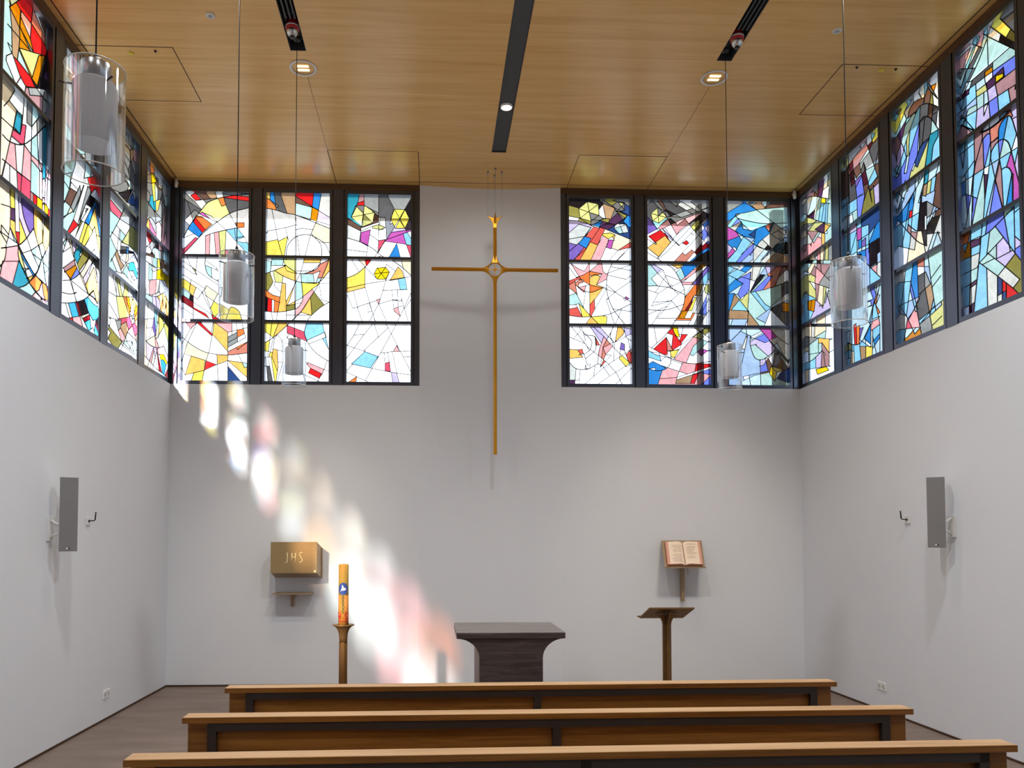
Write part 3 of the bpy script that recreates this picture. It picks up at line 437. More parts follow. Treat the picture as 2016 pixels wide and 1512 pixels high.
GLASS['window_11'] = [((1570,320,6.3), """
~40,480 90,450 150,425 230,420 300,435 390,450;255,220 245,400;270,210 255,420;340,140 320,330 300,430;385,100 370,290;310,345 395,280 385,440;130,385 210,360 245,400;210,360 200,420;400,330 385,440;~40,590 90,510 120,440;~130,660 80,640 60,720;180,440 130,640 100,700;130,660 ~200,600 235,540 245,440;215,600 205,700;265,450 215,700;300,440 260,720;345,450 350,500;300,500 400,505;330,510 300,730;355,510 340,740;380,510 370,720;
130,680 320,745 410,760;120,760 320,740;230,720 130,860;130,800 240,720;215,830 320,750;320,750 410,790;215,830 330,880 410,780;340,760 330,880 370,880;120,860 190,980;250,870 170,1000;130,850 230,850 330,880;40,870 110,830 120,920 40,950;250,920 300,940;105,1020 160,1010 170,1040;120,940 105,1090;200,1000 260,900;300,880 300,1000;340,920 340,1000;
120,1180 250,1080;190,1110 230,1200;245,1100 240,1280;280,1100 290,1290;330,1060 320,1240;350,1020 340,1200;385,1000 380,1200;120,1210 420,1210;120,1250 420,1260;130,1330 240,1150;150,1400 220,1260;100,1350 230,1420;230,1300 420,1480;300,1450 420,1260
""", """S 200,300;d 290,240 225,400 160,400;M 170,395;W 350,200 360,360 60,550;V 280,390 150,650;T 210,500 270,550 80,900;g 130,560 100,580 390,120;Y 325,475;b 310,560;N 320,540;s 345,600 365,600 290,620;V 290,810 240,790;E 190,800 210,740 150,700;G 70,780 70,1050;O 140,1020;a 330,900 350,840;W 160,940 270,950;T 380,850 220,960 300,1070;p 180,1160 280,1180 280,1000;k 280,1230 180,1230;c 360,1100 150,1300 390,1050;M 300,1310 360,1340 200,1360;E 350,1180 400,1100;T 390,1230;p 250,1380"""),
((1570,500,5.815), """
50,440 110,430;110,240 ~70,250 50,320;130,310 330,380 385,400;210,200 200,330 215,520;150,330 190,390;250,350 230,520;300,380 290,560;330,380 300,590;110,460 190,500;115,540 200,520 270,580 290,620;115,540 120,640 190,660 200,580;160,550 150,640;250,600 290,580 290,620;330,440 380,600;350,430 320,560;180,670 150,740;225,700 220,800;320,660 320,800;110,800 390,800;110,830 390,830;
160,800 160,940;200,830 195,950;220,940 320,880;50,940 320,970 400,970;330,830 320,960;125,1050 240,960;125,940 130,1240;240,970 240,1120;~130,1240 190,1200 260,1130 285,1100;280,1010 280,1100 320,1150;240,1020 280,1020;290,1030 360,1130 410,1100;130,1150 250,1130;50,1070 125,1060;50,1110 125,1120;60,1240 130,1240;210,1180 210,1310;280,1110 270,1290;130,1320 380,1280;50,1340 130,1320;130,1320 130,1440;210,1320 330,1290 360,1330 230,1380 210,1320;300,1150 320,1290;365,970 365,1290
""", """a 160,250 330,340;c 260,430 180,440;g 80,300 110,480 270,1200;E 310,450 170,450;O 180,600 140,600;o 265,600;T 350,500 320,900;k 80,400 180,815 300,815;s 85,1000 140,480;V 80,460 70,550;c 260,770 260,900 150,880 350,720;W 180,880;T 170,1080 180,1180 260,1070;s 160,1270;l 240,1230 170,700;G 85,880;t 90,1170;e 90,1290;k 90,1350;D 90,1410;p 370,1050 350,1020 310,1200;a 320,1060;Y 260,1340;M 380,950 290,1240 330,1180;l 300,1380 180,1400;g 390,1200"""),
]
GLASS['window_12'] = [((1645,230,5.6), """
130,400 95,590;75,580 140,540 280,350 330,290;140,410 145,540 70,640;270,270 280,350;330,200 345,300 465,660;190,480 195,580;150,540 165,620 200,580 250,530 360,350;265,500 270,560 285,620;345,210 330,220;365,310 400,270 410,240 440,180;400,250 410,290 370,370;410,290 470,220;320,530 310,500 275,600;310,500 320,570;270,520 370,390;330,590 470,510;430,570 470,370;325,570 370,770 470,660;370,700 430,570;
150,640 205,590;160,640 175,770 215,720 200,610;200,600 230,680 270,620;215,710 285,640;285,620 320,860;280,640 325,590;310,760 350,740;220,790 290,650;215,720 235,890 310,840;330,870 360,770 400,940;360,770 380,810 420,760;380,810 400,940;420,800 430,920;470,730 420,780;415,720 430,700;75,1000 140,960 230,900;145,540 145,940;235,890 320,850;320,870 290,1040;235,890 240,1060;100,990 105,1180;130,1090 235,1020;185,1050 190,1110;105,1120 140,1100;80,930 140,870;70,960 140,950
""", """g 170,430 200,400 460,430;E 115,520;k 80,560;y 300,270 440,210;M 250,460;W 380,240 390,200;D 390,320 170,570 185,690 310,680;d 110,700 230,590 240,570;G 330,450 180,840 290,500 440,390;g 350,550 290,570;s 410,640 120,1050 190,980;e 445,730;D 400,770;l 270,760 455,550 450,840;v 335,790 255,700;N 280,920 405,860;B 270,1010 280,830;e 340,900;r 105,940;T 210,1060 350,640;d 450,600;W 85,1130"""),
((1645,430,5.04), """
70,140 215,60;70,200 215,110;90,100 95,380;130,40 130,420;210,70 215,430;215,110 145,370;255,70 260,300;215,100 330,60 330,340;255,200 335,150;220,220 260,200;215,310 340,250 440,190;220,340 335,290;260,230 300,190 300,380;225,300 225,240;330,160 435,20;390,90 340,220;335,290 340,600;410,200 415,460;415,350 440,330;350,480 410,440 410,520;340,500 440,430;80,290 70,310;150,370 215,330;220,360 255,350 255,390;
~75,390 150,370 220,385 290,430 360,500 430,570;
330,670 375,800;345,670 390,660;370,650 400,750;385,650 380,690 410,690;410,640 400,760 380,830 330,1030;440,640 400,860;375,800 320,820;320,880 350,870;320,830 350,820 355,860 320,880;385,820 350,1000;410,760 380,860;440,760 400,860 440,930;400,870 430,990;370,1000 440,970;350,1030 430,990 440,1050 360,1110;370,910 360,1050;330,1030 350,1060;
~90,1210 140,1240 190,1255 240,1240 290,1180 330,1090 350,1050;100,1060 105,1220;145,1110 140,1240;180,1060 190,1250;205,1040 210,1250;240,1060 235,1240;275,1080 240,1200;340,1060 280,1190 350,1250;250,1210 350,1280;350,1050 350,1280;300,1200 300,1240;90,1290 180,1320;100,1400 150,1380;130,1240 130,1390;160,1250 150,1400;180,1250 185,1400;240,1250 250,1380;250,1270 370,1270;300,1260 300,1360;370,1100 365,1340;380,1210 440,1140;380,1220 400,1320;370,1290 440,1180;440,1080 440,1320
""", """s 110,280 170,250 290,120 370,300 310,240 350,560;l 170,110 105,200;e 280,40;N 350,120;b 390,120 240,260;m 235,160;v 280,220;W 410,220 430,500;k 430,260 240,370 410,300;b 320,330 280,350;B 320,400;p 390,480;T 75,250 80,170;W 345,740;B 380,720;o 395,660 400,800 335,850;N 420,820;e 350,930;s 400,940 320,1130 380,1150 120,1150 160,1150 210,1320;v 250,1120;o 215,1180;e 270,1130;r 190,1060;p 390,1040 330,950;G 390,1240 440,900;b 320,1220 410,1200;
l 110,1270;E 150,1290;c 165,1350;n 270,1310;y 320,1310;W 110,1340 360,1200"""),
]
GLASS['window_13'] = [((1745,120,5.4), """
130,480 50,670;165,430 110,560;240,370 200,440 50,740;240,370 230,450 50,910;105,560 130,570;190,550 215,620 50,910;215,620 160,860;190,550 290,380;~290,370 320,340 350,350 375,400;~230,600 250,510 310,430 400,390;285,370 290,430;340,340 410,220;410,220 475,330 545,400;410,240 405,380;440,270 410,380;425,190 545,400;470,270 530,240;500,340 530,240;480,330 460,450 ;490,350 500,450;
~245,620 280,570 320,545;~310,560 350,490 410,455 480,460 550,490;215,620 ~240,600 300,550;320,540 240,760 180,950;360,500 350,700;250,760 240,900;450,460 440,600;495,470 470,780;~350,660 390,600 440,590 490,630 550,720;410,590 380,890;355,650 350,940;490,570 545,540;545,540 530,700;470,780 550,730;~330,1000 370,900 450,820;~485,1010 500,900 550,800;460,790 420,1060;450,830 330,1130;
150,850 190,940 80,1320;~160,870 120,980 110,1070;340,680 250,980;250,980 215,1190;215,880 220,1020 250,990;190,940 215,1040;240,900 240,960;350,680 330,1000 260,1180;220,1010 120,1230;70,1080 130,1130;110,1190 140,1210;130,1130 80,1320;215,1040 190,1200;310,1090 280,1170;60,920 100,1060;240,1260 215,1380 190,1440;262,1255 225,1385;310,1205 305,1370 225,1505;405,1130 380,1240 290,1400 240,1505;405,1130 410,1260 340,1505;460,1090 440,1290 395,1320 415,1120;
555,1190 440,1290 390,1330;440,1290 420,1440 385,1430 395,1330;480,1270 465,1390;530,1220 510,1380 430,1420;555,1100 520,1230;120,1390 185,1470;150,1340 120,1505;200,1270 150,1500;380,1360 375,1505;290,1440 290,1505;520,1380 500,1505;70,1400 130,1340;360,1180 340,1300;260,1180 240,1260
""", """W 80,570 480,200 320,390;k 500,400 260,390;M 140,510;n 130,560;y 190,520;e 70,820 480,410;g 370,260 250,470 350,430;c 385,320;d 440,310 310,470;O 500,270;T 150,700 240,680 300,650 510,690;g 280,720;G 400,520 420,700 370,740 310,640;d 465,520;G 520,520 510,610;t 430,1200;n 405,1390;E 235,1340 455,1340;D 545,1300;g 340,1330;q 350,1450 260,1450;k 130,820 90,950 380,930;V 490,830 150,810 460,900;s 300,900 520,900 260,900 390,1000 170,1060 100,1280;l 120,1060 200,1120;E 230,950 300,1130;p 100,1160;N 340,980;B 165,1200;M 135,920;W 540,330;t 440,1030"""),
((1745,390,5.04), """
~60,155 130,235 220,340 310,430 400,475;110,190 250,0;95,180 150,0;60,60 80,220;180,0 90,200;75,300 180,230 330,140;235,0 190,290 155,480;280,0 260,130 240,400 225,510;345,0 350,50;260,120 230,130 215,260;220,265 ~260,300 300,325 350,325;250,330 300,340;335,50 310,320 280,510;350,50 400,30 530,110;400,200 530,100;455,130 400,300;400,50 400,300;380,180 380,320;350,320 380,490;400,300 400,470;480,130 410,280;
530,180 470,350 430,470;460,350 530,340;510,330 470,450;500,180 530,170;75,465 280,515;220,520 205,650;510,340 540,420;470,200 490,140;
190,690 180,830 100,1410;80,845 240,825;270,620 245,830 200,1160;305,620 320,980;320,680 390,680;375,560 380,870 450,1260;410,540 440,800 490,1120;320,770 390,730 430,830;440,800 540,660;450,890 540,770;320,960 440,850;330,970 270,1120 210,1200;330,1000 220,1210;75,980 200,1170 265,1310;80,1090 320,980;240,830 310,1100;240,920 290,1130;300,1100 340,1310;330,1250 440,1160 550,1060;340,1200 550,1020;460,1260 550,1170;450,1080 430,1170;350,1230 470,1080;
100,1130 150,1150;80,1290 130,1300;210,1200 180,1390;180,1300 330,1280;280,1350 340,1280;200,1390 270,1310
""", """T 85,110 450,1030;s 150,150 120,330 110,570 300,200 510,250 490,630 150,900 200,1000;b 130,220 250,60 180,180;r 240,190;l 110,350 285,820 300,1040;W 210,420 250,460 450,380 500,320 130,760 150,1290;c 320,420 310,500 375,370;G 360,120 430,120 430,290 450,300;d 490,70;k 440,250 380,250;g 430,80 400,1000;M 230,310 270,370;s 180,420 220,730;c 120,900;S 345,640;p 110,1010 240,1240;g 390,750 350,850 500,980;T 500,920 480,760;n 430,1080;B 270,960 230,1180;E 500,1130;v 100,1190;T 100,1340;P 230,1290 100,1120;l 240,1350;O 310,1330;g 360,1260 380,1120;G 350,900 340,960;a 120,1410;b 290,950"""),
]
GLASS['window_14'] = [((1866,0,5.214), """
495,150 440,275 410,370;400,245 600,390 690,440;505,160 690,340;560,200 670,120;640,310 595,390;340,290 290,460 70,1080;345,345 300,460;255,455 355,490;415,290 400,375;540,370 530,410;420,380 690,510;~410,380 310,640 210,850;405,390 415,660;370,370 340,480;620,500 460,640 230,840;690,570 380,790 180,940 70,1080;460,640 460,760;380,740 380,820 400,900;460,680 380,740;330,340 410,365;
230,490 70,650;235,480 160,700;270,470 170,720 70,980;60,715 270,700;190,710 130,920;255,710 180,880;320,480 210,700;350,490 250,700;145,710 90,880;570,690 580,780 490,850 490,780 570,750;400,850 570,690;700,700 400,930 290,1000 90,1190;490,880 510,980;710,860 520,980 300,1130 80,1260;620,910 635,1000;700,860 690,920;395,860 410,960 430,1160;290,930 300,1130 290,1260;300,930 395,860;210,1120 300,1070;220,960 130,1030;240,860 210,960;190,900 130,1040;510,980 520,1100;370,1000 370,1190;420,1050 380,1090;
180,930 70,1090;160,1040 130,1180;80,1240 200,1320;70,1230 210,1330;210,1120 150,1300;190,1220 80,1400;165,1160 130,1260;~220,1320 300,1355 380,1350 480,1290 600,1180 700,1030;410,1070 370,1190;250,1310 70,1100;80,1270 90,1380
""", """S 600,130;G 640,210 180,480;W 450,220;y 540,270;e 640,370;W 470,350;k 560,400 620,460;D 380,320;O 300,380;p 330,410 140,620;W 370,420 220,590 270,560;G 150,540 310,560;g 480,480 540,460 370,540;T 570,590 340,640 520,650;T 460,550;O 130,830 70,1000 215,790;O 420,740;s 190,830 240,1020 130,980 350,960;G 310,840;V 190,960 210,940;D 480,810 430,880 250,1110 390,1130;V 450,840;B 640,700 460,1080;Y 540,800;T 600,830 560,870;E 350,920;l 450,950 330,1160 580,990 120,1110;M 660,910 150,1290;
T 340,1040 240,1160 130,1210 370,1310;B 470,1220;s 580,1140 240,1230;W 100,1330;g 90,750"""),
((1866,190,5.214), """
70,245 210,330;~230,330 300,355 380,350 480,290 600,180 700,40;420,240 430,330 440,480 520,410;520,170 535,230;535,230 520,270;640,130 590,200 530,260;~520,430 525,330 570,240 640,200 690,330 720,440 725,520;640,130 665,200;680,220 720,200;615,220 570,450;~90,600 100,500 210,410;100,620 270,480;~210,400 180,500 170,600 145,880 120,1340;275,360 270,480 275,700;~355,390 350,450 320,560 270,780 245,1240;~360,440 400,390 430,380;360,440 370,740 380,1070 370,1200;~440,620 450,560 500,480 560,440 610,460 640,520 680,680 735,900;520,480 530,640;
440,480 510,430;430,500 380,720;440,500 440,640 490,860 550,1100;530,640 400,1200;270,660 150,840 110,910;110,910 370,740 530,640 720,520;300,640 270,700;570,450 530,640 550,750 570,1090;550,750 ~600,725 640,750 660,820 665,1030;530,680 490,860 440,1150;700,400 600,730;720,540 690,690;650,830 610,1060;670,790 670,1030;375,800 415,800 380,1060;180,830 185,1000 135,1050;185,1000 300,1045;370,760 290,1100 260,1260;265,790 240,1020 190,1300;185,1000 200,1190;110,1080 130,1050;435,640 400,900 380,1040;260,1030 255,1180;490,870 550,1090;260,800 250,900
""", """T 360,310 340,1100;B 470,230 490,1000;s 590,120 230,430 620,330 600,500 600,650 430,550 640,900 310,650 560,300 150,1150 390,1050 500,600 220,620 610,870 320,850 460,850 690,550;b 550,360 630,180;l 690,130 700,300 150,480 400,480 210,1180;M 310,430 520,800 530,1000;D 390,370;S 480,340;M 470,480;B 540,520 140,680 210,1050 270,1080;B 390,550;V 390,880;m 700,900;T 590,570;b 640,980 160,880;M 285,690;l 120,970;G 110,700"""),
((1866,360,5.214), """
245,440 205,620 160,790 120,950;170,480 145,650;100,660 340,560;240,450 235,600;245,590 330,550;330,550 330,630 240,670;360,380 340,560;410,350 390,500;340,560 ~440,490 580,350 680,250;560,260 580,350 635,660;230,600 240,780;240,670 235,1090;180,700 130,700;170,710 160,790 320,720;~340,560 330,700 310,900 270,1300;325,820 400,740 560,570;430,500 400,740;325,820 515,960 670,1080;410,720 590,860 740,990;490,450 690,720 755,800;500,630 500,790;500,780 670,690;690,730 590,860 510,960;355,840 470,780;
680,250 690,720;680,310 735,260;690,550 750,600;690,680 750,640;740,990 670,1080;120,960 300,870;325,820 300,870;400,890 410,1250;510,960 510,1200;510,1160 560,1130;560,1020 560,1170;600,1050 600,1160;560,1120 600,1110;140,1100 230,1040 300,990;230,1040 220,1350;230,1080 285,1040;230,1260 270,1230;130,1310 220,1260;120,950 120,1100;110,700 130,690;125,720 170,710;670,1080 700,1110
""", """s 130,570 280,520 390,430 630,400 710,430 370,650 260,690 190,840 350,1000 190,1030 690,270;l 190,560 160,680;o 220,530;O 205,720;V 290,610 265,1030;k 120,690;E 150,750;e 120,850;B 480,400 560,500 680,850 720,680 180,1310;l 570,660 590,760 720,610;T 480,560 460,690 450,850 400,790 620,300;D 710,220;W 620,970 250,1140 530,1170 460,1050 280,770;N 535,1060 580,1150;r 580,1060 630,1100;e 720,1040;S 180,1170;V 245,1290;T 270,930"""),
]

SUN, DOWN, FILL, SPOT, ACC, EXPO, PORTAL, DEBUG = 40.0, 90.0, 270.0, 58.0, 180.0, 0.28, True, False
# ------------------------------------------------------------------ stained glass
PAL = dict(w=(255, 255, 255), W=(222, 228, 226), c=(252, 238, 208), y=(248, 228, 100), Y=(244, 216, 24), a=(250, 200, 104), o=(244, 132, 66), O=(205, 132, 14),
           r=(228, 34, 38), p=(246, 178, 184), P=(218, 84, 112), m=(196, 92, 184), M=(176, 136, 142), l=(208, 198, 244), v=(128, 104, 192), V=(78, 46, 84), u=(66, 40, 78),
           b=(46, 138, 220), B=(118, 138, 252), N=(46, 76, 136), s=(146, 216, 255), t=(48, 156, 184), T=(184, 226, 226), g=(150, 156, 158), G=(86, 88, 92), k=(30, 26, 31),
           n=(178, 146, 112), d=(108, 80, 70), e=(142, 138, 70), E=(216, 220, 142), S=(212, 134, 116), R=(142, 22, 34), D=(78, 28, 44), C=(230, 96, 86), x=(70, 184, 252), q=(200, 234, 252), Q=(172, 206, 250))
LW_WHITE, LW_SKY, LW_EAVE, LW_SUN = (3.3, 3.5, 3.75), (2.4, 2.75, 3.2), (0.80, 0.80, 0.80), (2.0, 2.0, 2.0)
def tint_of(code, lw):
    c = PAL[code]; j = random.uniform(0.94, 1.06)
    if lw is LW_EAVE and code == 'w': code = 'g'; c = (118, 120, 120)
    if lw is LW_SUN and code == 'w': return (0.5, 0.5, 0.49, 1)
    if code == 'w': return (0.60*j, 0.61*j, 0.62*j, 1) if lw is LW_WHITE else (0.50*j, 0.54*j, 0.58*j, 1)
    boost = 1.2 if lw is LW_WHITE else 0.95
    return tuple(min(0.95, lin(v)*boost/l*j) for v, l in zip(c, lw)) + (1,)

def clip(a, b, r):
    x0, x1, y0, y1 = r; dx, dy = b[0]-a[0], b[1]-a[1]; t0, t1 = 0.0, 1.0
    for p, q in ((-dx, a[0]-x0), (dx, x1-a[0]), (-dy, a[1]-y0), (dy, y1-a[1])):
        if abs(p) < 1e-12:
            if q < 0: return None
        else:
            t = q/p
            if p < 0: t0 = max(t0, t)
            else: t1 = min(t1, t)
    if t1-t0 < 1e-6: return None
    return (a[0]+dx*t0, a[1]+dy*t0), (a[0]+dx*t1, a[1]+dy*t1)

def parse_design(name, unproj):
    lines, seeds = [], []
    for (x0, y0, s), ltxt, stxt in GLASS[name]:
        for pl in ltxt.replace('\n', '').split(';'):
            if not pl.strip(): continue
            sm = '~' in pl
            pts = [tuple(float(q) for q in p.split(',')) for p in pl.replace('~', ' ').split()]
            if len(pts) < 2: continue
            uv = [Vector(unproj(x0+x/s, y0+y/s)) for x, y in pts]
            lines.append((smooth_line(uv) if sm else uv, sm))
        for grp in stxt.replace('\n', '').split(';'):
            grp = grp.strip()
            if not grp: continue
            code = grp[0]
            for p in grp[1:].split():
                x, y = p.split(','); seeds.append((Vector(unproj(x0+float(x)/s, y0+float(y)/s)), code))
    return lines, seeds

def random_design(g0, g1, z0, z1, pal):
    """a plain abstract design for the windows of the same band that the photograph does not show"""
    lines, seeds = [], []
    for i in range(16):
        a = Vector((random.uniform(g0-.3, g1+.3), random.choice((z0, z1)))); b = Vector((random.uniform(g0-.3, g1+.3), random.uniform(z0, z1)))
        lines.append(([a, b], False))
    c = Vector((random.uniform(g0, g1), random.uniform(z0, z1)))
    for r in (0.35, 0.8): lines.append(([c+Vector((r*math.cos(t*.3), r*math.sin(t*.3))) for t in range(22)], True))
    for i in range(46):
        seeds.append((Vector((random.uniform(g0, g1), random.uniform(z0, z1))), random.choice(pal)))
    return lines, seeds

def extend_ends(lines, rect):
    """lengthen every loose line end to the next line it would meet, as lead cames run from came to came"""
    x0, x1, y0, y1 = rect
    segs = []
    for k, (pts, _) in enumerate(lines):
        for a, b in zip(pts, pts[1:]): segs.append((a, b, k))
    c = [Vector((x0, y0)), Vector((x1, y0)), Vector((x1, y1)), Vector((x0, y1))]
    for i in range(4): segs.append((c[i], c[(i+1) % 4], -1))
    for z0, z1 in ROWS:
        for z in (z0, z1): segs.append((Vector((x0, z)), Vector((x1, z)), -1))
    out = []
    for k, (pts, sm) in enumerate(lines):
        pts = list(pts)
        if (pts[0]-pts[-1]).length > 1e-6:
            for end in (0, 1):
                p, q = (pts[0], pts[1]) if end == 0 else (pts[-1], pts[-2])
                d = p-q
                if d.length < 1e-6: continue
                d.normalize(); best = 0.11; o = p-d*0.012
                for a, b, kk in segs:
                    if kk == k: continue
                    e = b-a; den = d.x*e.y-d.y*e.x
                    if abs(den) < 1e-9: continue
                    w = a-o; t = (w.x*e.y-w.y*e.x)/den; u = (w.x*d.y-w.y*d.x)/den
                    if -0.02 <= u <= 1.02 and 0 < t < best: best = t
                if best >= 0.11:                                     # nothing straight ahead: run to the closest came
                    bd, bp = 0.075, None
                    for a, b, kk in segs:
                        if kk == k: continue
                        e = b-a; L2 = e.dot(e)
                        if L2 < 1e-12: continue
                        c_ = a+e*max(0, min(1, (p-a).dot(e)/L2)); dd = (c_-p).length
                        if dd < bd: bd, bp = dd, c_
                    if bp is not None and bd > 0.001:
                        n = bp+(bp-p)*0.03
                        if end == 0: pts.insert(0, n)
                        else: pts.append(n)
                elif best > 0.012:
                    n = o+d*(best+0.002)
                    if end == 0: pts.insert(0, n)
                    else: pts.append(n)
        out.append((pts, sm))
    return out

ROWS = ((3.700, 4.425), (4.460, 5.230), (5.266, 6.045))
def build_window(name, to3, unproj, a0, a1, g0, g1, label, lw, zcut, default='w', pal='wwwwwwcyEpsTWaol'):
    """to3(u, depth, z): depth grows outwards from the inner wall face"""
    root = thing(name, label, 'window', group='stained glass windows', kind='structure')
    top, bot = 6.092, ZS
    def bx(mb, u0, u1, d0, d1, z0, z1):
        p, q = to3(u0, d0, z0), to3(u1, d1, z1)
        mb.box(min(p[0], q[0]), max(p[0], q[0]), min(p[1], q[1]), max(p[1], q[1]), z0, z1)
    fr = MB(); w = 0.032
    for s0, s1, e in ((g0-w, g0, a0), (g1, g1+w, a1)):
        bx(fr, s0, s1, 0.0, 0.10, bot, top)                                  # sash stile
        o0, o1 = (e, s0-0.014) if e < s0 else (s1+0.014, e)
        if o1-o0 > 0.004: bx(fr, o0, o1, -0.004, 0.12, bot, top)                # mullion half
        lo, hi = (s0-0.014, s0) if e < s0 else (s1, s1+0.014)
        bx(fr, lo, hi, 0.03, 0.11, bot, top)                                  # shadow groove
    bx(fr, g0, g1, 0.0, 0.10, bot, ROWS[0][0]); bx(fr, g0, g1, 0.0, 0.10, ROWS[2][1], top)
    fr.obj('window_frame', M['frame'], root)
    for z0, z1 in ((ROWS[0][1], ROWS[1][0]), (ROWS[1][1], ROWS[2][0])):
        gb = MB(); bx(gb, g0, g1, 0.012, 0.085, z0, z1); gb.obj('glazing_bar', M['frame'], root)
    lines, seeds = parse_design(name, unproj) if name in GLASS else random_design(g0, g1, ROWS[0][0], ROWS[2][1], pal)
    lines = extend_ends(lines, (g0, g1, ROWS[0][0], ROWS[2][1]))
    for z0, z1 in ROWS:
        r = (g0, g1, z0, z1); segs = []
        for pts, thick in lines:
            for a, b in zip(pts, pts[1:]):
                c = clip(a, b, r)
                if c: segs.append((Vector(c[0]), Vector(c[1]), thick))
        V = [Vector((g0, z0)), Vector((g1, z0)), Vector((g1, z1)), Vector((g0, z1))]; E = [(0, 1), (1, 2), (2, 3), (3, 0)]
        for a, b, _ in segs:
            V += [a, b]; E.append((len(V)-2, len(V)-1))
        vs, es, fs, ov, oe, of = delaunay_2d_cdt(V, E, [[0, 1, 2, 3]], 1, 1e-4, True)
        cons = {tuple(sorted(e)) for e, o in zip(es, oe) if any(i < len(E) for i in o)}
        em = {}
        for i, f in enumerate(fs):
            for k in range(len(f)): em.setdefault(tuple(sorted((f[k], f[(k+1) % len(f)]))), []).append(i)
        grp = [-1]*len(fs); ng = 0
        for i in range(len(fs)):
            if grp[i] >= 0: continue
            st = [i]; grp[i] = ng
            while st:
                q = st.pop(); f = fs[q]
                for k in range(len(f)):
                    e = tuple(sorted((f[k], f[(k+1) % len(f)])))
                    if e in cons: continue
                    for j in em[e]:
                        if grp[j] < 0: grp[j] = ng; st.append(j)
            ng += 1
        code = [random.choice(default) for _ in range(ng)]; base = list(code)
        for p, c in seeds:
            if not (g0 <= p.x <= g1 and z0 <= p.y <= z1): continue
            for i, f in enumerate(fs):
                A, B, C = (vs[k] for k in f[:3]); ok = True; sg = 0
                for P, Q in ((A, B), (B, C), (C, A)):
                    cr = (Q.x-P.x)*(p.y-P.y)-(Q.y-P.y)*(p.x-P.x)
                    if sg == 0: sg = cr
                    elif cr*sg < 0: ok = False; break
                if ok: code[grp[i]] = c; break
        cz_, ca_ = [0.0]*ng, [1e-12]*ng
        for i, f in enumerate(fs):
            A, B, C = (vs[k] for k in f[:3]); ar = abs((B.x-A.x)*(C.y-A.y)-(B.y-A.y)*(C.x-A.x))/2
            cz_[grp[i]] += ar*(A.y+B.y+C.y)/3; ca_[grp[i]] += ar
        code = [base[k] if (ca_[k] > 0.075 and c not in 'wWcsTag') or ca_[k] > .16 else c for k, c in enumerate(code)]
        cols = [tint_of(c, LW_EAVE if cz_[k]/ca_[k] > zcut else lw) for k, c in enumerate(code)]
        if DEBUG:
            for k in range(ng):
                if code[k] != 'w' and ca_[k] > .03: print('BIG', name, z0, code[k], round(ca_[k], 3))
        me = bpy.data.meshes.new('glass_pane')
        me.from_pydata([to3(v.x, 0.05, v.y) for v in vs], [], [list(f) for f in fs])
        at = me.color_attributes.new('tint', 'FLOAT_COLOR', 'CORNER')
        for p in me.polygons:
            for li in p.loop_indices: at.data[li].color = cols[grp[p.index]]
        me.materials.append(M['glass'])
        pane = bpy.data.objects.new('glass_pane', me); COL.objects.link(pane); pane.parent = root
        lead = MB()
        for a, b, thick in segs:
            d = b-a
            if d.length < 1e-4: continue
            h = 0.0043 if thick else 0.0035
            n = Vector((-d.y, d.x)).normalized()*h; t = d.normalized()*h*0.6; a2, b2 = a-t, b+t
            q = [to3(p.x, dd, p.y) for dd in (0.0475, 0.0525) for p in (a2-n, b2-n, b2+n, a2+n)]
            lead.add(q, [(0, 1, 2, 3), (7, 6, 5, 4), (0, 4, 5, 1), (1, 5, 6, 2), (2, 6, 7, 3), (3, 7, 4, 0)])
        if lead.v: lead.obj('lead_came', M['lead'], pane)
    return root

def map_back(u, d, z): return (u, D+d, z)
def map_left(u, d, z): return (XL-d, u, z)
def map_right(u, d, z): return (XR+d, u, z)
def un_back(x, y): p = on_plane(x, y, 1, D+0.05); return p.x, p.z
def un_left(x, y): p = on_plane(x, y, 0, XL-0.05); return p.y, p.z
def un_right(x, y): p = on_plane(x, y, 0, XR+0.05); return p.y, p.z

setup_materials()

# windows -----------------------------------------------------------
LG = [(5.88, 6.63), (6.88, 7.62), (7.85, 8.60), (8.84, 9.60)]
LB = [5.785, 6.76, 7.735, 8.72, 9.70]
LLAB = ['stained glass window with a red and orange diamond in its top pane, left wall, nearest the camera',
        'stained glass window with bright blue squares at its foot, half behind the large pendant lamp',
        'narrow stained glass window with a yellow piece near the top and a red spot low down, left wall',
        'stained glass window with an orange patch halfway down, on the left wall beside the back corner']
for i in range(4):
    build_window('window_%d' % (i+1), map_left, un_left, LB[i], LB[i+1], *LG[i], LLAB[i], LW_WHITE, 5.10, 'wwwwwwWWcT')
BG = [(-3.073, -2.274), (-2.062, -1.281), (-1.064, -0.278), (1.699, 2.480), (2.692, 3.478), (3.707, 4.486)]
BBx = [(-3.19, -2.168), (-2.168, -1.172), (-1.172, -0.168), (1.592, 2.586), (2.586, 3.592), (3.592, 4.608)]
BLAB = ['stained glass window with red and orange pieces and big arcs, leftmost on the back wall',
        'stained glass window with a large ring across its upper panes, middle of the left group on the back wall',
        'mostly white stained glass window with yellow hexagons at the top, left of the hanging cross',
        'stained glass window with yellow hexagons over red rays, right of the hanging cross',
        'stained glass window with a big half circle and a single hexagon, middle of the right group on the back wall',
        'blue and lilac stained glass window with a yellow diamond low down, rightmost on the back wall']
for i in range(6):
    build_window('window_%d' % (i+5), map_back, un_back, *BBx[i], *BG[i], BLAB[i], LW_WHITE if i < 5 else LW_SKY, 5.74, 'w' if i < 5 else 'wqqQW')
RG = [(8.86, 9.63), (7.88, 8.63), (6.90, 7.64), (5.95, 6.66)]
RB = [9.70, 8.745, 7.76, 6.78, 5.80]
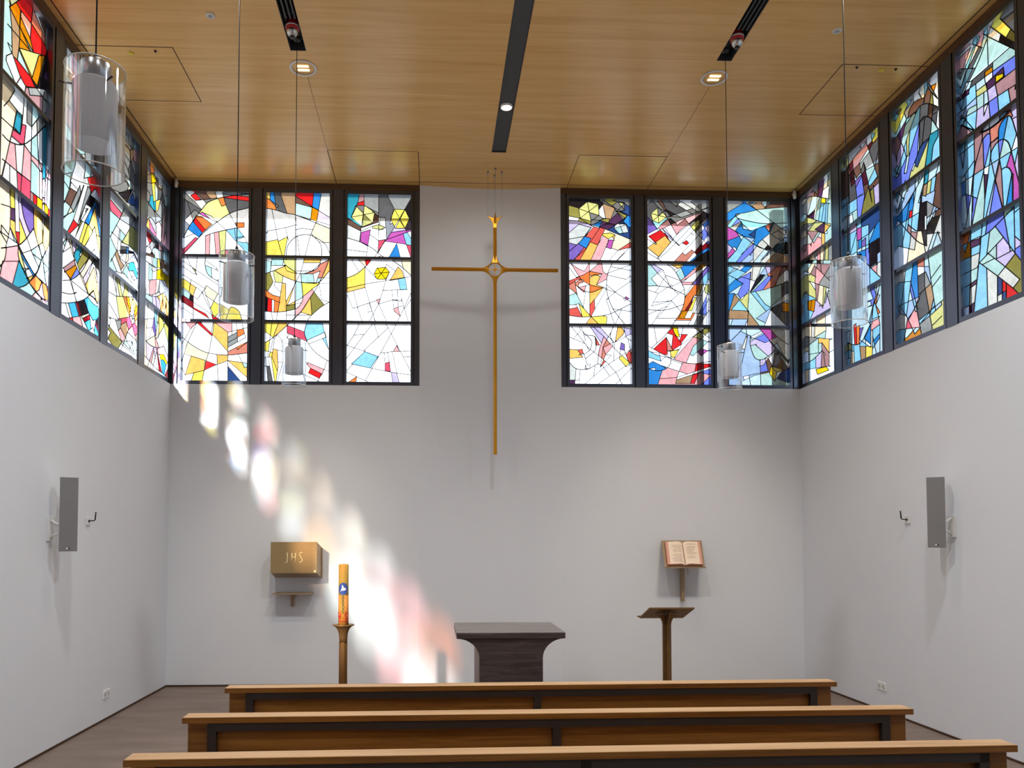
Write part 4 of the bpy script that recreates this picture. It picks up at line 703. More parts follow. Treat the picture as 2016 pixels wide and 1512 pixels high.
RLAB = ['pale stained glass window with a yellow gem at its foot, on the right wall beside the back corner',
        'blue stained glass window half behind a pendant lamp, second from the back corner on the right wall',
        'blue stained glass window with tall pointed arches and a sweeping arc, third from the back corner on the right wall',
        'tall blue stained glass window with round arches and a tilted white square, right wall, nearest the camera']
for i in range(4):
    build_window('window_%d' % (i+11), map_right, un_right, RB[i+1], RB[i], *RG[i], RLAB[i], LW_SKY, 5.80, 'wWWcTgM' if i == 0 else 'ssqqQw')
for k in range(7):
    y1 = 5.785-0.97*k; y0 = y1-0.97
    build_window('window_%d' % (15+k), map_left, None, y0, y1, y0+0.115, y1-0.115, 'stained glass window on the left wall before the pews, place %d towards the entrance' % (k+1), LW_SUN, 9, 'gncWpoc'[k], ('ynEgG', 'pSncg', 'wWwTw', 'opPow', 'opWya', 'wcyWo', 'wWcW')[k])
    build_window('window_%d' % (22+k), map_right, None, y0+.015, y1+.015, y0+0.13, y1-0.10, 'stained glass window on the right wall before the pews, place %d towards the entrance' % (k+1), LW_SKY, 9)

# shell -------------------------------------------------------------
YF, T = -4.0, 0.30
def struct(mb, name, mat, label, cat):
    return tag(mb.obj(name, mat), label, cat, kind='structure')
struct(MB().box(XL-T, XR+T, YF-T, D+T+0.1, -0.15, 0), 'floor', M['floor'], 'dark brown stone floor of the chapel', 'floor')
YW = 5.785-0.97*7
wl = MB().box(XL-T, XL, YF, D, 0, ZS); wl.box(XL-T, XL, YF, YW, ZS, ZC)
struct(wl, 'wall_left', M['plaster'], 'smooth white wall on the left below the windows', 'wall')
wr = MB().box(XR, XR+T, YF, D, 0, ZS); wr.box(XR, XR+T, YF, YW+.015, ZS, ZC)
struct(wr, 'wall_right', M['plaster'], 'smooth white wall on the right below the windows', 'wall')
struct(MB().box(XL-T, XR+T, YF-T, YF, 0, ZC), 'wall_front', M['plaster'], 'white wall behind the camera', 'wall')
# back wall with a shallow concave bay in the middle
b0, b1, sag = -0.168, 1.592, 0.075
chord = (b1-b0)/2; Rr = (chord*chord+sag*sag)/(2*sag); cxm = (b0+b1)/2
arc = []
for i in range(25):
    x = b0+(b1-b0)*i/24; arc.append((x, D+math.sqrt(Rr*Rr-(x-cxm)**2)-(Rr-sag)))
wb = MB(); low = [(XL-T, D)]+arc+[(XR+T, D)]
wb.prism(low+[(XR+T, D+T), (XL-T, D+T)], 2, 0, ZS)
wb.prism(arc+[(b1, D+T), (b0, D+T)], 2, ZS, ZC)
struct(wb, 'wall_back', M['plaster'], 'white back wall with a shallow curved bay behind the cross', 'wall')
# ceiling with three recessed slots
SL = [(-1.292, -1.150, 7.042), (0.662, 0.826, 8.836), (2.606, 2.746, 7.030)]
xs = [XL-T]+[v for s in SL for v in s[:2]]+[XR+T]
ce = MB(); zt = ZC+0.11
for i in range(0, 8, 2): ce.box(xs[i], xs[i+1], YF, D+T, ZC, zt)
for x0, x1, ye in SL: ce.box(x0, x1, ye, D+T, ZC, zt)
ce.box(XL-T, XR+T, YF, D+T, zt+0.001, zt+0.04)
struct(ce, 'ceiling', M['ceiling'], 'flat oak panelled ceiling with three dark slots', 'ceiling')
sm_ = MB()
def seam(x0, y0, x1, y1, w=0.004):
    if abs(x1-x0) > abs(y1-y0): sm_.box(min(x0, x1), max(x0, x1), y0-w, y0+w, ZC-0.0015, ZC+0.003)
    else: sm_.box(x0-w, x0+w, min(y0, y1), max(y0, y1), ZC-0.0015, ZC+0.003)
seam(XL, 7.04, -2.34, 7.04); seam(-2.34, 7.04, -2.34, 7.92); seam(XL, 7.92, -2.34, 7.92, .0025)
seam(3.795, 7.03, XR, 7.03); seam(3.795, 7.03, 3.795, 7.9); seam(3.795, 7.9, XR, 7.9, .0025)
seam(-1.2, 8.855, -0.172, 8.855, .003); seam(-1.2, 8.855, -1.2, D); seam(-0.172, 8.855, -0.172, D)
seam(1.67, 8.855, 2.69, 8.855); seam(1.67, 8.855, 1.67, D, .003); seam(2.69, 8.855, 2.69, D, .003)
seam(-1.2, 7.45, -1.2, 8.855, .0012); seam(2.69, 7.45, 2.69, 8.855, .0012); seam(XL, 9.62, XR, 9.62, .003)
seam(XL+.06, YF, XL+.06, D, .006); seam(XR-.06, YF, XR-.06, D, .006)
struct(sm_, 'trim_1', M['seam'], 'thin dark joints around the ceiling hatches', 'trim')
lining = MB()
for x0, x1, ye in SL:
    lining.box(x0, x1, YF, ye-0.004, zt-0.012, zt); lining.box(x0, x0+0.004, YF, ye, ZC+0.004, zt); lining.box(x1-0.004, x1, YF, ye, ZC+0.004, zt)
    lining.box(x0, x1, ye-0.006, ye, ZC+0.001, zt)
for k, (x0, x1, ye) in enumerate(SL):
    if k == 1:
        lining.box(x0+.004, x1-.004, YF, ye-.006, ZC+0.012, ZC+0.02)
        continue
    for q in (0.030, 0.068, 0.106): lining.box(x0+q, x0+q+0.014, YF, ye-0.42, ZC+0.012, zt-0.01)
struct(lining, 'trim_2', M['slot'], 'black lining and rails inside the ceiling slots', 'trim')
hd = MB()
hd.box(XL-.16, XL+.002, YW, D+.16, 6.092, ZC-.001); hd.box(XR-.002, XR+.16, YW, D+.16, 6.092, ZC-.001)
hd.box(XL, b0, D-.002, D+.16, 6.092, ZC-.001); hd.box(b1, XR, D-.002, D+.16, 6.092, ZC-.001)
struct(hd, 'trim_3', M['brown_trim'], 'dark oak strip between the windows and the ceiling', 'trim')
cp = MB()
for x in (XL-.12, XR): cp.box(x-.0 if x > 0 else x, x+.12, D, D+.12, ZS, 6.092)
struct(cp, 'trim_4', M['frame'], 'anthracite corner posts between the window bands', 'trim')
hl = MB(); hl.box(XL-T, XL-.125, YW, D+T, ZS-.001, ZS+.02); hl.box(XR+.125, XR+T, YW, D+T, ZS-.001, ZS+.02)
bb = MB(); bb.box(XL, XR, D-.006, D, 0, .022)
bb.box(XL, XL+.006, YF, D, 0, .02); bb.box(XR-.006, XR, YF, D, 0, .02)
struct(bb, 'baseboard_back', M['seam'], 'thin dark joint between the floor and the white walls', 'baseboard')
rf = MB(); rf.box(XL-1.20, XR+0.62, YF-1, D+1.30, 6.33, 6.6)
rf.box(XL-1.20, XL-.16, YF-1, D+1.30, 6.24, 6.33); rf.box(XR+.16, XR+.62, YF-1, D+1.30, 6.24, 6.33); rf.box(XL-.16, XR+.16, D+.16, D+1.30, 6.24, 6.33)
struct(rf, 'roof', M['soffit'], 'grey roof overhang outside above the windows', 'roof')
oc = MB()
for a, b, dd in ((1376, 1384, .55), (1524, 1545, .7)):
    p, q = on_plane(a, 560, 1, D+dd), on_plane(b, 560, 1, D+dd); oc.box(p.x, q.x, D+dd, D+dd+.12, 0, 6.24)
struct(oc, 'column', M['outcol'], 'grey posts of the roof outside the right group of back windows', 'column')

# pews --------------------------------------------------------------
def make_pew():
    r = thing('pew', 'front oak pew, closest to the altar', 'pew', group='oak pews')
    H = 0.85; Lh = 1.924
    MB().box(-Lh, Lh, 0, .105, H-.032, H, .004).obj('top_rail', M['pewtop'], r)
    MB().box(-Lh, Lh, -.0015, .001, H-.031, H-.002).obj('front_shade_strip', M['pew'], r)  # darker strip added over the rail front, its backlit shade put into the colour
    MB().box(-Lh+.018, Lh-.018, .040, .066, .30, H-.032, .003).obj('backrest', M['pew'], r)
    MB().box(-Lh+.125, Lh-.125, .006, .036, H-.075, H-.034).obj('steel_beam', M['darksteel'], r)
    for x in (-Lh+.125, -.022, Lh-.17):
        lg = MB(); lg.box(x, x+.045, .006, .036, 0, H-.036); lg.box(x, x+.045, .036, .42, .375, .412); lg.box(x, x+.045, .385, .42, 0, .375)
        lg.obj('leg', M['darksteel'], r)
    MB().box(-Lh+.02, Lh-.02, .07, .47, .412, .445, .004).obj('seat', M['pewtop'], r)
    return r
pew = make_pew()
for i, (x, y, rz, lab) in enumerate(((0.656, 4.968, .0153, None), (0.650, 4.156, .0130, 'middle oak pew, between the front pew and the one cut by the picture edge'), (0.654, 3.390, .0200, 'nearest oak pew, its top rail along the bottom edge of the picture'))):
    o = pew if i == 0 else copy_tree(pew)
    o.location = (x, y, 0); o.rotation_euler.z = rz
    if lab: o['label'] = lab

# altar -------------------------------------------------------------
al = thing('altar', 'dark altar with a grey slab top and flared pedestal, centre before the back wall', 'altar', (.655, 6.62, 0))
AH, AW, AD = .98, .455, .83
MB().box(-AW, AW, 0, AD, AH-.047, AH, .003).obj('slab_edge', M['altar'], al)
MB().box(-AW+.001, AW-.001, .001, AD-.001, AH-.001, AH+.004).obj('slab_top', M['altartop'], al)
prof = []
for i in range(13):
    t = i/12*math.pi/2; prof.append((AW-(AW-.266)*math.cos(t), (AH-.21)+.163*math.sin(t)))
right = [(.266, 0)]+prof
poly = [(x, z) for x, z in right]+[(-x, z) for x, z in reversed(right)]
MB().prism(poly, 1, .012, AD-.012).obj('pedestal', M['altar'], al)

# candle and stand --------------------------------------------------
cs = thing('candle_stand', 'tall bronze candle stand with a flared tray carrying the thick candle', 'candle stand', (-.803, 7.21, 0))
def star_col(mb, w, t, z0, z1):
    mb.box(-w, w, -t, t, z0, z1, .004); mb.box(-t, t, -w, w, z0, z1, .004)
colm = MB(); star_col(colm, .037, .016, 0, .84); colm.box(-.03, .03, -.03, .03, 0, .84, .01); colm.obj('column', M['brass'], cs)
fl = MB(); fl.lathe([(.036, .83), (.037, .88), (.042, .92), (.055, .955), (.075, .978), (.097, .988), (.099, .996), (.06, .996), (.058, .994)], n=36); fl.obj('tray', M['brass'], cs)
MB().box(-.14, .14, -.14, .14, 0, .012, .004).obj('base_plate', M['brass'], cs)
cd = thing('candle', 'thick amber candle with a blue dove medallion, standing on the bronze stand', 'candle', (-.803, 7.21, .996))
RC = .0455
MB().lathe([(RC, .20), (RC, .535), (RC-.004, .542), (.02, .536), (.004, .534)], n=40).obj('wax_body', M['wax'], cd)
MB().lathe([(RC+.0003, 0), (RC+.0003, .262)], n=40).obj('orange_band', M['wax_low'], cd)
MB().tube([(0, 0, .53), (.002, 0, .545), (.005, 0, .553)], .0018, 6).obj('wick', M['black'], cd)
def on_cyl(a, z, r): return (r*math.sin(a), -r*math.cos(a), z)
def patch(name, pts, r, mat, parent):
    """closed outline in (arc length, z) wrapped on the candle"""
    mb = MB(); c = (sum(p[0] for p in pts)/len(pts), sum(p[1] for p in pts)/len(pts))
    vs = []; fs = []; K = 4; n = len(pts)
    for k in range(K+1):
        for p in pts:
            q = (c[0]+(p[0]-c[0])*k/K, c[1]+(p[1]-c[1])*k/K); vs.append(on_cyl(q[0]/RC, q[1], r))
    for k in range(K):
        for i in range(n):
            j = (i+1) % n; fs.append((k*n+i, k*n+j, (k+1)*n+j, (k+1)*n+i))
    mb.add(vs, fs); return mb.obj(name, mat, parent)
A0 = .03
med = patch('medallion', [(A0*0+.045*math.cos(t*.262), .322+.055*math.sin(t*.262)) for t in range(24)], RC+.0012, M['blue'], cd)
dove = [(-.026, -.028), (-.016, -.010), (-.010, .006), (-.008, .034), (.004, .022), (.006, .004), (.014, .008), (.020, .012), (.018, .002), (.030, -.004), (.022, -.014), (.006, -.018), (-.008, -.016)]
patch('dove', [(x, .324+z) for x, z in dove], RC+.0024, M['white'], med)
for ph in (0, math.pi):
    MB().tube([on_cyl((.007*math.sin(i*.55+ph))/RC, .105+i*.0066, RC+.0015+.0012*math.cos(i*.55+ph)) for i in range(25)], .0042, 6).obj('twisted_stem', M['olive'], cd)
def stroke(name, pts, r, mat, closed=False):
    return MB().tube([on_cyl(x/RC, z, RC+.0015) for x, z in pts], r, 6, closed=closed).obj(name, mat, cd)
stroke('red_letter', [(-.034+.013*math.sin(t*.42), .072+.026*math.sin(t*.84)*.55+.0*t) for t in range(15)], .004, M['red'])
stroke('red_letter', [(-.034+.014*math.cos(t*.42), .096+.018*math.sin(t*.42)) for t in range(15)], .004, M['red'], True)
stroke('red_letter', [(.018, .052), (.024, .056), (.026, .068), (.018, .085), (.02, .105), (.034, .114), (.048, .104), (.05, .085), (.043, .068), (.044, .056), (.052, .053)], .004, M['red'])
stroke('red_ornament', [(-.045+i*.006, .030+.008*(i % 2)) for i in range(16)], .0036, M['red'])

# lectern -----------------------------------------------------------
lc = thing('lectern', 'bronze lectern with a tilted dark reading board, right of the altar', 'lectern', (2.12, 7.14, 0))
cl = MB()
for k, (w, z) in enumerate([]): pass
pr = [(.037, 0), (.037, .985), (.042, 1.02), (.058, 1.05), (.085, 1.068), (.10, 1.072)]
poly = pr+[(-x, z) for x, z in reversed(pr)]
cl.prism(poly, 1, -.014, .014); cl.box(-.014, .014, -.045, .045, 0, 1.02, .003); cl.box(-.028, .028, -.028, .028, 0, 1.0, .008)
cl.obj('column', M['brass'], lc)
MB().box(-.15, .15, -.13, .13, 0, .012, .004).obj('base_plate', M['brass'], lc)
bd = MB(); x = .203
bd.add([(-x, -.17, 1.146), (x, -.17, 1.146), (x, .17, 1.030), (-x, .17, 1.030), (-x, -.167, 1.158), (x, -.167, 1.158), (x, .173, 1.042), (-x, .173, 1.042)],
       [(0, 1, 2, 3), (4, 5, 6, 7), (0, 1, 5, 4), (1, 2, 6, 5), (2, 3, 7, 6), (3, 0, 4, 7)])
bd.obj('reading_board', M['brass'], lc)
MB().box(-x-.012, x+.012, .165, .215, 1.040, 1.052).obj('book_ledge', M['brass'], lc)
br = MB(); br.prism([(-.12, 1.112), (.12, 1.032), (.05, 1.0), (-.05, 1.0)], 0, -.008, .008); br.obj('bracket', M['brass'], lc)

# tabernacle and console -------------------------------------------
tb = thing('tabernacle', 'brass wall box engraved JHS, on the back wall left of the candle', 'tabernacle')
YT = D-.30
p0, p1 = on_plane(533, 1067, 1, YT), on_plane(624, 1128.5, 1, YT)
body0, body1 = on_plane(542, 1077, 1, D-.012), on_plane(632.5, 1136.5, 1, D-.012)
bo = MB(); a = (p0.x+.006, p0.z-.004, p1.x-.002, p1.z+.0)
f_ = [(a[0], YT+.012, a[1]), (a[2], YT+.012, a[1]), (a[2], YT+.012, a[3]), (a[0], YT+.012, a[3])]
g_ = [(body0.x, D-.012, body0.z), (body1.x, D-.012, body0.z), (body1.x, D-.012, body1.z), (body0.x, D-.012, body1.z)]
bo.add(f_+g_, [(0, 1, 2, 3), (4, 5, 6, 7), (0, 1, 5, 4), (1, 2, 6, 5), (2, 3, 7, 6), (3, 0, 4, 7)]); bo.obj('body', M['taupe'], tb)
MB().box(body0.x, body1.x+.012, D-.014, D-.001, body1.z, body0.z-.01).obj('mounting_plate', M['taupe'], tb)
dr = MB().box(p0.x, p1.x, YT, YT+.012, p1.z, p0.z, .002).obj('door', M['brass_light'], tb)
lt = MB()
def px_on(x, y, Y): q = on_plane(500+x/7.56, 1040+y/7.56, 1, Y); return (q.x, Y, q.z)
YL = YT-.002
strokes = [[(455, 512), (485, 512), (496, 500), (497, 368), (478, 368)], [(565, 370), (563, 505)], [(618, 368), (616, 505)], [(564, 432), (618, 430)],
           [(720, 372), (705, 358), (688, 362), (680, 385), (690, 420), (712, 450), (720, 480), (708, 503), (690, 508), (676, 498)]]
for st in strokes: lt.tube([px_on(x, y, YL) for x, y in st], .0052, 6)
lt.obj('lettering', M['letter'], dr)
kq = on_plane(500+905/7.56, 1040+640/7.56, 1, YT)
MB().box(kq.x-.012, kq.x+.012, YT-.002, YT, kq.z-.012, kq.z+.012).obj('lock_plate', M['letter'], dr)

sh = thing('wall_console', 'small brass shelf on the back wall under the JHS box', 'shelf')
q0, q1 = on_plane(543, 1166, 1, D), on_plane(618, 1166, 1, D)
MB().box(q0.x, q1.x, D-.26, D, q0.z-.010, q0.z).obj('shelf_board', M['taupe'], sh)
xm = (q0.x+q1.x)/2-.02
MB().prism([(D-.12, q0.z-.010), (D, q0.z-.010), (D, q0.z-.17), (D-.03, q0.z-.17), (D-.045, q0.z-.06)], 0, xm-.022, xm+.006).obj('bracket', M['taupe'], sh)

# book stand and book ----------------------------------------------
bs = thing('book_stand', 'wall mounted metal book rest holding an open book, right side of the back wall', 'book stand')
t0, t1 = on_plane(1302, 1064, 1, D-.03), on_plane(1381, 1064, 1, D-.03)
YB2 = D-.30
u0, u1 = on_plane(1309, 1116, 1, YB2), on_plane(1388, 1116, 1, YB2)
bk = MB(); th = .010
bk.add([(t0.x, D-.03, t0.z), (t1.x, D-.03, t0.z), (u1.x, YB2, u0.z), (u0.x, YB2, u0.z), (t0.x, D-.026, t0.z-th), (t1.x, D-.026, t0.z-th), (u1.x, YB2+.004, u0.z-th), (u0.x, YB2+.004, u0.z-th)],
       [(0, 1, 2, 3), (4, 5, 6, 7), (0, 1, 5, 4), (1, 2, 6, 5), (2, 3, 7, 6), (3, 0, 4, 7)])
bk.obj('back_plate', M['taupe'], bs)
MB().box(u0.x, u1.x, YB2-.05, YB2+.004, u0.z-.014, u0.z-.004).obj('book_ledge', M['taupe'], bs)
s0, s1 = on_plane(1341, 1184, 1, D-.05), on_plane(1348, 1184, 1, D-.05)
ps = MB(); ps.box(s0.x+.004, s1.x-.006, D-.075, D-.001, s0.z, t0.z-.09, .003); ps.box(s0.x+.006, s1.x-.008, YB2+.03, D-.05, u0.z-.004, u0.z+.03); ps.obj('mount_post', M['taupe'], bs)
# open book lying on the rest: local frame along the slope
o0 = Vector((t0.x, D-.03, t0.z)); ex = Vector((1, 0, 0)); mid_t = (t0.x+t1.x)/2; mid_u = (u0.x+u1.x)/2
def slope(s, v, h):
    """s across (-1..1 of half width), v 0 top .. 1 bottom, h height above the plate"""
    y = (D-.03)+(YB2-D+.03)*v; z = t0.z+(u0.z-t0.z)*v; cx = mid_t+(mid_u-mid_t)*v
    n = Vector((0, (u0.z-t0.z), -(YB2-D+.03))); n.normalize()
    if n.y > 0: n = -n
    return Vector((cx+s, y, z))+n*(h+.002)
ob = thing('open_book', 'large open book with pink page edges lying on the wall book rest', 'book')
HW = .212
def book_sheet(name, mat, side, w0, w1, v0, v1, hfun, parent, n=10, solid=None):
    mb = MB(); vs = []; fs = []
    for j, v in enumerate((v0, v1)):
        for i in range(n+1):
            s = w0+(w1-w0)*i/n; vs.append(slope(side*s, v, hfun(s)))
    for i in range(n): fs.append((i, i+1, n+1+i+1, n+1+i))
    if solid is not None:
        b = len(vs)
        for v in (v0, v1):
            for i in range(n+1):
                s = w0+(w1-w0)*i/n; vs.append(slope(side*s, v, solid))
        for i in range(n): fs += [(i, i+1, b+i+1, b+i), (n+1+i, n+2+i, b+n+2+i, b+n+1+i), (b+i, b+i+1, b+n+2+i, b+n+1+i)]
        fs += [(0, n+1, b+n+1, b), (n, 2*n+1, b+2*n+1, b+n)]
    mb.add(vs, fs); return mb.obj(name, mat, parent)
hf = lambda s: .012+.034*math.sin(min(1, s/.07)*math.pi/2)*(1-.45*(s/HW))
cv = MB(); c4 = [slope(-HW-.006, .10, .001), slope(HW+.006, .10, .001), slope(HW+.006, .985, .001), slope(-HW-.006, .985, .001)]
c8 = c4+[slope(-HW-.006, .10, .006), slope(HW+.006, .10, .006), slope(HW+.006, .985, .006), slope(-HW-.006, .985, .006)]
cv.add(c8, [(0, 1, 2, 3), (4, 5, 6, 7), (0, 1, 5, 4), (1, 2, 6, 5), (2, 3, 7, 6), (3, 0, 4, 7)]); cv.obj('cover', M['leather'], ob)
for sd in (-1, 1):
    blk = book_sheet('page_block', M['edge'], sd, .002, HW, .12, .97, hf, ob, solid=.006)
    book_sheet('page', M['page'], sd, .002, HW-.03, .125, .965, lambda s: hf(s)+.0012, blk)
    tx = MB()
    rows = 15 if sd < 0 else 13
    for k in range(rows):
        v = .22+k*.047
        if random.random() < .15: continue
        e = HW-.055-random.uniform(0, .05)
        for i in range(5):
            sa, sb = .030+(e-.030)*i/5, .030+(e-.030)*(i+1)/5
            tx.add([slope(sd*sa, v, hf(sa)+.002), slope(sd*sb, v, hf(sb)+.002), slope(sd*sb, v+.016, hf(sb)+.002), slope(sd*sa, v+.016, hf(sa)+.002)], [(0, 1, 2, 3)])
    tx.obj('page_text', M['ink'], blk)
rb = MB(); rb.tube([slope(.0, .12, .016), slope(.004, .5, .014), slope(.01, .96, .018), (mid_u+.012, YB2-.058, u0.z+.012), (mid_u+.014, YB2-.060, u0.z-.03), (mid_u+.016, YB2-.060, u0.z-.085)], .0035, 6)
rb.obj('ribbon', M['leather'], ob)

# hanging cross -----------------------------------------------------
YC = 9.31
cen = on_plane(974.5, 531, 1, YC); zt_, zb_ = on_plane(975, 430, 1, YC).z, on_plane(973, 895, 1, YC).z
cr = thing('cross', 'slender gilded cross hanging on wires from the ceiling before the back wall', 'cross', (cen.x, YC, cen.z))
HX = .757; TZ, BZ = zt_-cen.z, zb_-cen.z; w = .0205; rr = .108
def cross_outline(s):
    pts = []
    def fillet(cxx, czz, a0, a1, r, n=8):
        return [(cxx+r*math.cos(a0+(a1-a0)*i/n), czz+r*math.sin(a0+(a1-a0)*i/n)) for i in range(n+1)]
    R = .15
    pts += [(HX, -s), (HX, s)]
    pts += fillet(s+R, s+R, -math.pi/2, -math.pi, R)
    pts += [(s, TZ-.12), (s*1.15, TZ-.08), (s*1.7, TZ-.04), (s*2.7, TZ), (s*4.3, TZ+.03), (s*4.0, TZ+.035), (s*2.2, TZ+.012), (0, TZ)]
    top = pts[:]
    left = [(-x, z) for x, z in reversed(top[2:-1])]
    pts = top+left+[(-HX, s), (-HX, -s)]
    pts += fillet(-s-R, -s-R, math.pi/2, 0, R)
    pts += [(-s*.92, BZ), (s*.92, BZ)]
    pts += fillet(s+R, -s-R, math.pi, math.pi/2, R)
    return pts
# cross body with a round opening: built as quarter plates around the ring
def quarter(sx, sz, dep):
    """one quarter of the body: band between the ring opening and the outline"""
    R = .15; n = 10; ring = []; out = []
    for i in range(n+1):
        t = math.pi/2*i/n
        ring.append((.083*math.cos(t)*sx, .083*math.sin(t)*sz))
        a = -math.pi/2-t
        out.append(((w+R+R*math.cos(a))*sx, (w+R+R*math.sin(a))*sz))
    return ring, out
body = MB()
for sx in (-1, 1):
    for sz in (-1, 1):
        ring, out = quarter(sx, sz, 0)
        n = len(ring)
        ext_h, ext_v = (HX*sx, w*sz), (w*sx, (TZ-.118 if sz > 0 else BZ))
        axis_h, axis_v = (HX*sx, 0), (0, (TZ-.118 if sz > 0 else BZ))
        rows = []
        for dep, rdep in ((-.012, -.022), (.012, .022)):
            base = len(body.v)
        # outline vertices flat at the edge, ridge raised on the axis
        for sgn in (-1, 1):
            vs = [(p[0], sgn*.016, p[1]) for p in ring]+[(p[0], sgn*.006, p[1]) for p in out]
            vs += [(ext_h[0], sgn*.006, ext_h[1]), (axis_h[0], sgn*.016, axis_h[1]), (ext_v[0], sgn*.006, ext_v[1]), (axis_v[0], sgn*.016, axis_v[1])]
            fs = [(i, i+1, n+i+1, n+i) for i in range(n-1)]
            fs += [(0, n, 2*n, 2*n+1), (n-1, 2*n-1, 2*n+2, 2*n+3)]
            body.add(vs, fs)
        ov = [(HX*sx, w*sz)]+out+[(w*sx, axis_v[1])]
        m = len(ov); vs = [(p[0], -.006, p[1]) for p in ov]+[(p[0], .006, p[1]) for p in ov]
        body.add(vs, [(i, i+1, m+i+1, m+i) for i in range(m-1)])
        vs = [(p[0], -.016, p[1]) for p in ring]+[(p[0], .016, p[1]) for p in ring]
        body.add(vs, [(i, i+1, n+i+1, n+i) for i in range(n-1)])
body.box(HX-.001, HX, -.015, .015, -w, w); body.box(-HX, -HX+.001, -.015, .015, -w, w); body.box(-w, w, -.015, .015, BZ, BZ+.001)
body.obj('cross_body', M['gold'], cr)
# flared top: four horns
hn = MB()
for a in range(4):
    c, s = math.cos(a*math.pi/2), math.sin(a*math.pi/2)
    prof = [(0, TZ-.12), (.021, TZ-.12), (.024, TZ-.07), (.036, TZ-.035), (.058, TZ-.005), (.086, TZ+.022), (.082, TZ+.026), (.045, TZ+.008), (0, TZ-.002)]
    nn = len(prof); vs = []
    for sg in (-1, 1):
        for r_, z in prof:
            k = .0165*(1-.75*r_/.09)*sg; vs.append((r_*c-k*s, r_*s+k*c, z))
    fs = [tuple(range(nn)), tuple(nn+i for i in range(nn))]+[(i, (i+1) % nn, nn+(i+1) % nn, nn+i) for i in range(nn)]
    hn.add(vs, fs)
hn.obj('flared_top', M['gold'], cr)
dsk = MB(); dsk.lathe([(.083, -.002), (.083, .002)], n=40)
dsk.v = [(x, z, y) for x, y, z in dsk.v]; dsk.obj('glass_disc', M['lampglass'], cr)
st = MB(); st.box(-.083, .083, -.004, .004, -.004, .004); st.box(-.004, .004, -.004, .004, -.083, .083)
st.tube([(.017*math.cos(t*.524), -.004, .017*math.sin(t*.524)) for t in range(12)], .005, 6, closed=True); st.obj('inner_cross', M['gold'], cr)
MB().tube([(.083*math.cos(t*.196), 0, .083*math.sin(t*.196)) for t in range(32)], .006, 8, closed=True).obj('ring', M['gold'], cr)
for a in range(4):
    c, s = math.cos(a*math.pi/2), math.sin(a*math.pi/2)
    wv = MB(); wv.tube([(.084*c, .084*s, TZ+.02), (.084*c, .084*s, ZC-cen.z)], .0018, 6)
    wv.tube([(.084*c, .084*s, TZ+.022), (.084*c, .084*s, TZ+.045)], .004, 6); wv.obj('wire', M['steel'], cr)
    MB().lathe([(.011, ZC-cen.z-.03), (.011, ZC-cen.z-.0005)], .084*c, .084*s, 12).obj('ceiling_fixing', M['steel'], cr)

# pendant lamps -----------------------------------------------------
def make_pendant():
    r = thing('pendant_lamp', 'x', 'pendant lamp', group='glass pendant lamps')
    # origin at the centre of the lower rim
    h = .39; R = .105
    g = MB(); g.lathe([(R, 0), (R, h)], n=48, cap=False); g.lathe([(R-.004, 0), (R-.004, h)], n=48, cap=False)
    g.obj('outer_glass', M['lampglass'], r)
    for zz in (h, 0): MB().tube([(R*math.cos(t*.131), R*math.sin(t*.131), zz) for t in range(48)], .0022, 6, closed=True).obj('glass_rim', M['offwhite'], r)
    MB().lathe([(.076, .105), (.078, .108), (.078, .328), (.070, .338), (.054, .34)], n=40, cap=False).obj('inner_shade', M['frost'], r)
    MB().lathe([(.0, .31), (.054, .31), (.054, .408), (.052, .412), (.008, .412)], n=32, cap=False).obj('metal_cap', M['steel'], r)
    MB().lathe([(.012, .20), (.03, .24), (.03, .29), (.014, .30)], n=20).obj('bulb', M['white'], r)
    for a in (200, 320, 80):
        c, s = math.cos(math.radians(a)), math.sin(math.radians(a))
        MB().tube([(.070*c, .070*s, .322), (.122*c, .122*s, .322)], .0035, 8).obj('pin', M['darksteel'], r)
    MB().tube([(0, 0, .41), (0, 0, ZC+.02-3.10)], .0031, 8).obj('cord', M['black'], r)
    MB().lathe([(.012, .42), (.009, .44), (.006, .45)], n=16).obj('cord_grip', M['black'], r)
    MB().lathe([(.035, ZC+.02-3.10), (.035, ZC+.035-3.10)], n=24).obj('ceiling_rose', M['black'], r)
    return r
pd = make_pendant()
PL = [(-1.250, 2.92, 'big clear glass pendant lamp at the upper left, closest to the camera'),
      (-1.200, 4.83, 'clear glass pendant lamp hanging before the leftmost back window'),
      (-1.212, 6.92, 'small clear glass pendant lamp before the left group of back windows, foot at sill'),
      (2.648, 6.92, 'small clear glass pendant lamp before the rightmost back window'),
      (2.590, 4.78, 'clear glass pendant lamp hanging before the right wall windows')]
for i, (x, y, lab) in enumerate(PL):
    o = pd if i == 0 else copy_tree(pd)
    o.location = (x, y, 3.10); o['label'] = lab; o.rotation_euler.z = (0, .5, 1.1, .3, .9)[i]

# ceiling fittings --------------------------------------------------
def make_downlight():
    r = thing('downlight', 'x', 'ceiling light', group='round recessed downlights')
    MB().lathe([(.128, -.001), (.126, -.006), (.112, -.007), (.104, -.003)], n=40, cap=False).obj('trim_ring', M['offwhite'], r)
    MB().lathe([(.106, -.003), (.095, .02), (.07, .055), (.0, .06)], n=40, cap=False).obj('reflector', M['reflector'], r)
    for s in (-1, 1): MB().box(-.055, .055, s*.03-.018, s*.03+.018, .012, .028, .006).obj('bulb', M['warmlamp'], r)
    return r
dl = make_downlight()
for i, (x, y, lab) in enumerate(((-1.219, 7.300, 'round recessed downlight in the ceiling beyond the left slot'), (2.680, 7.293, 'round recessed downlight in the ceiling beyond the right slot'))):
    o = dl if i == 0 else copy_tree(dl); o.location = (x, y, ZC-.002); o['label'] = lab
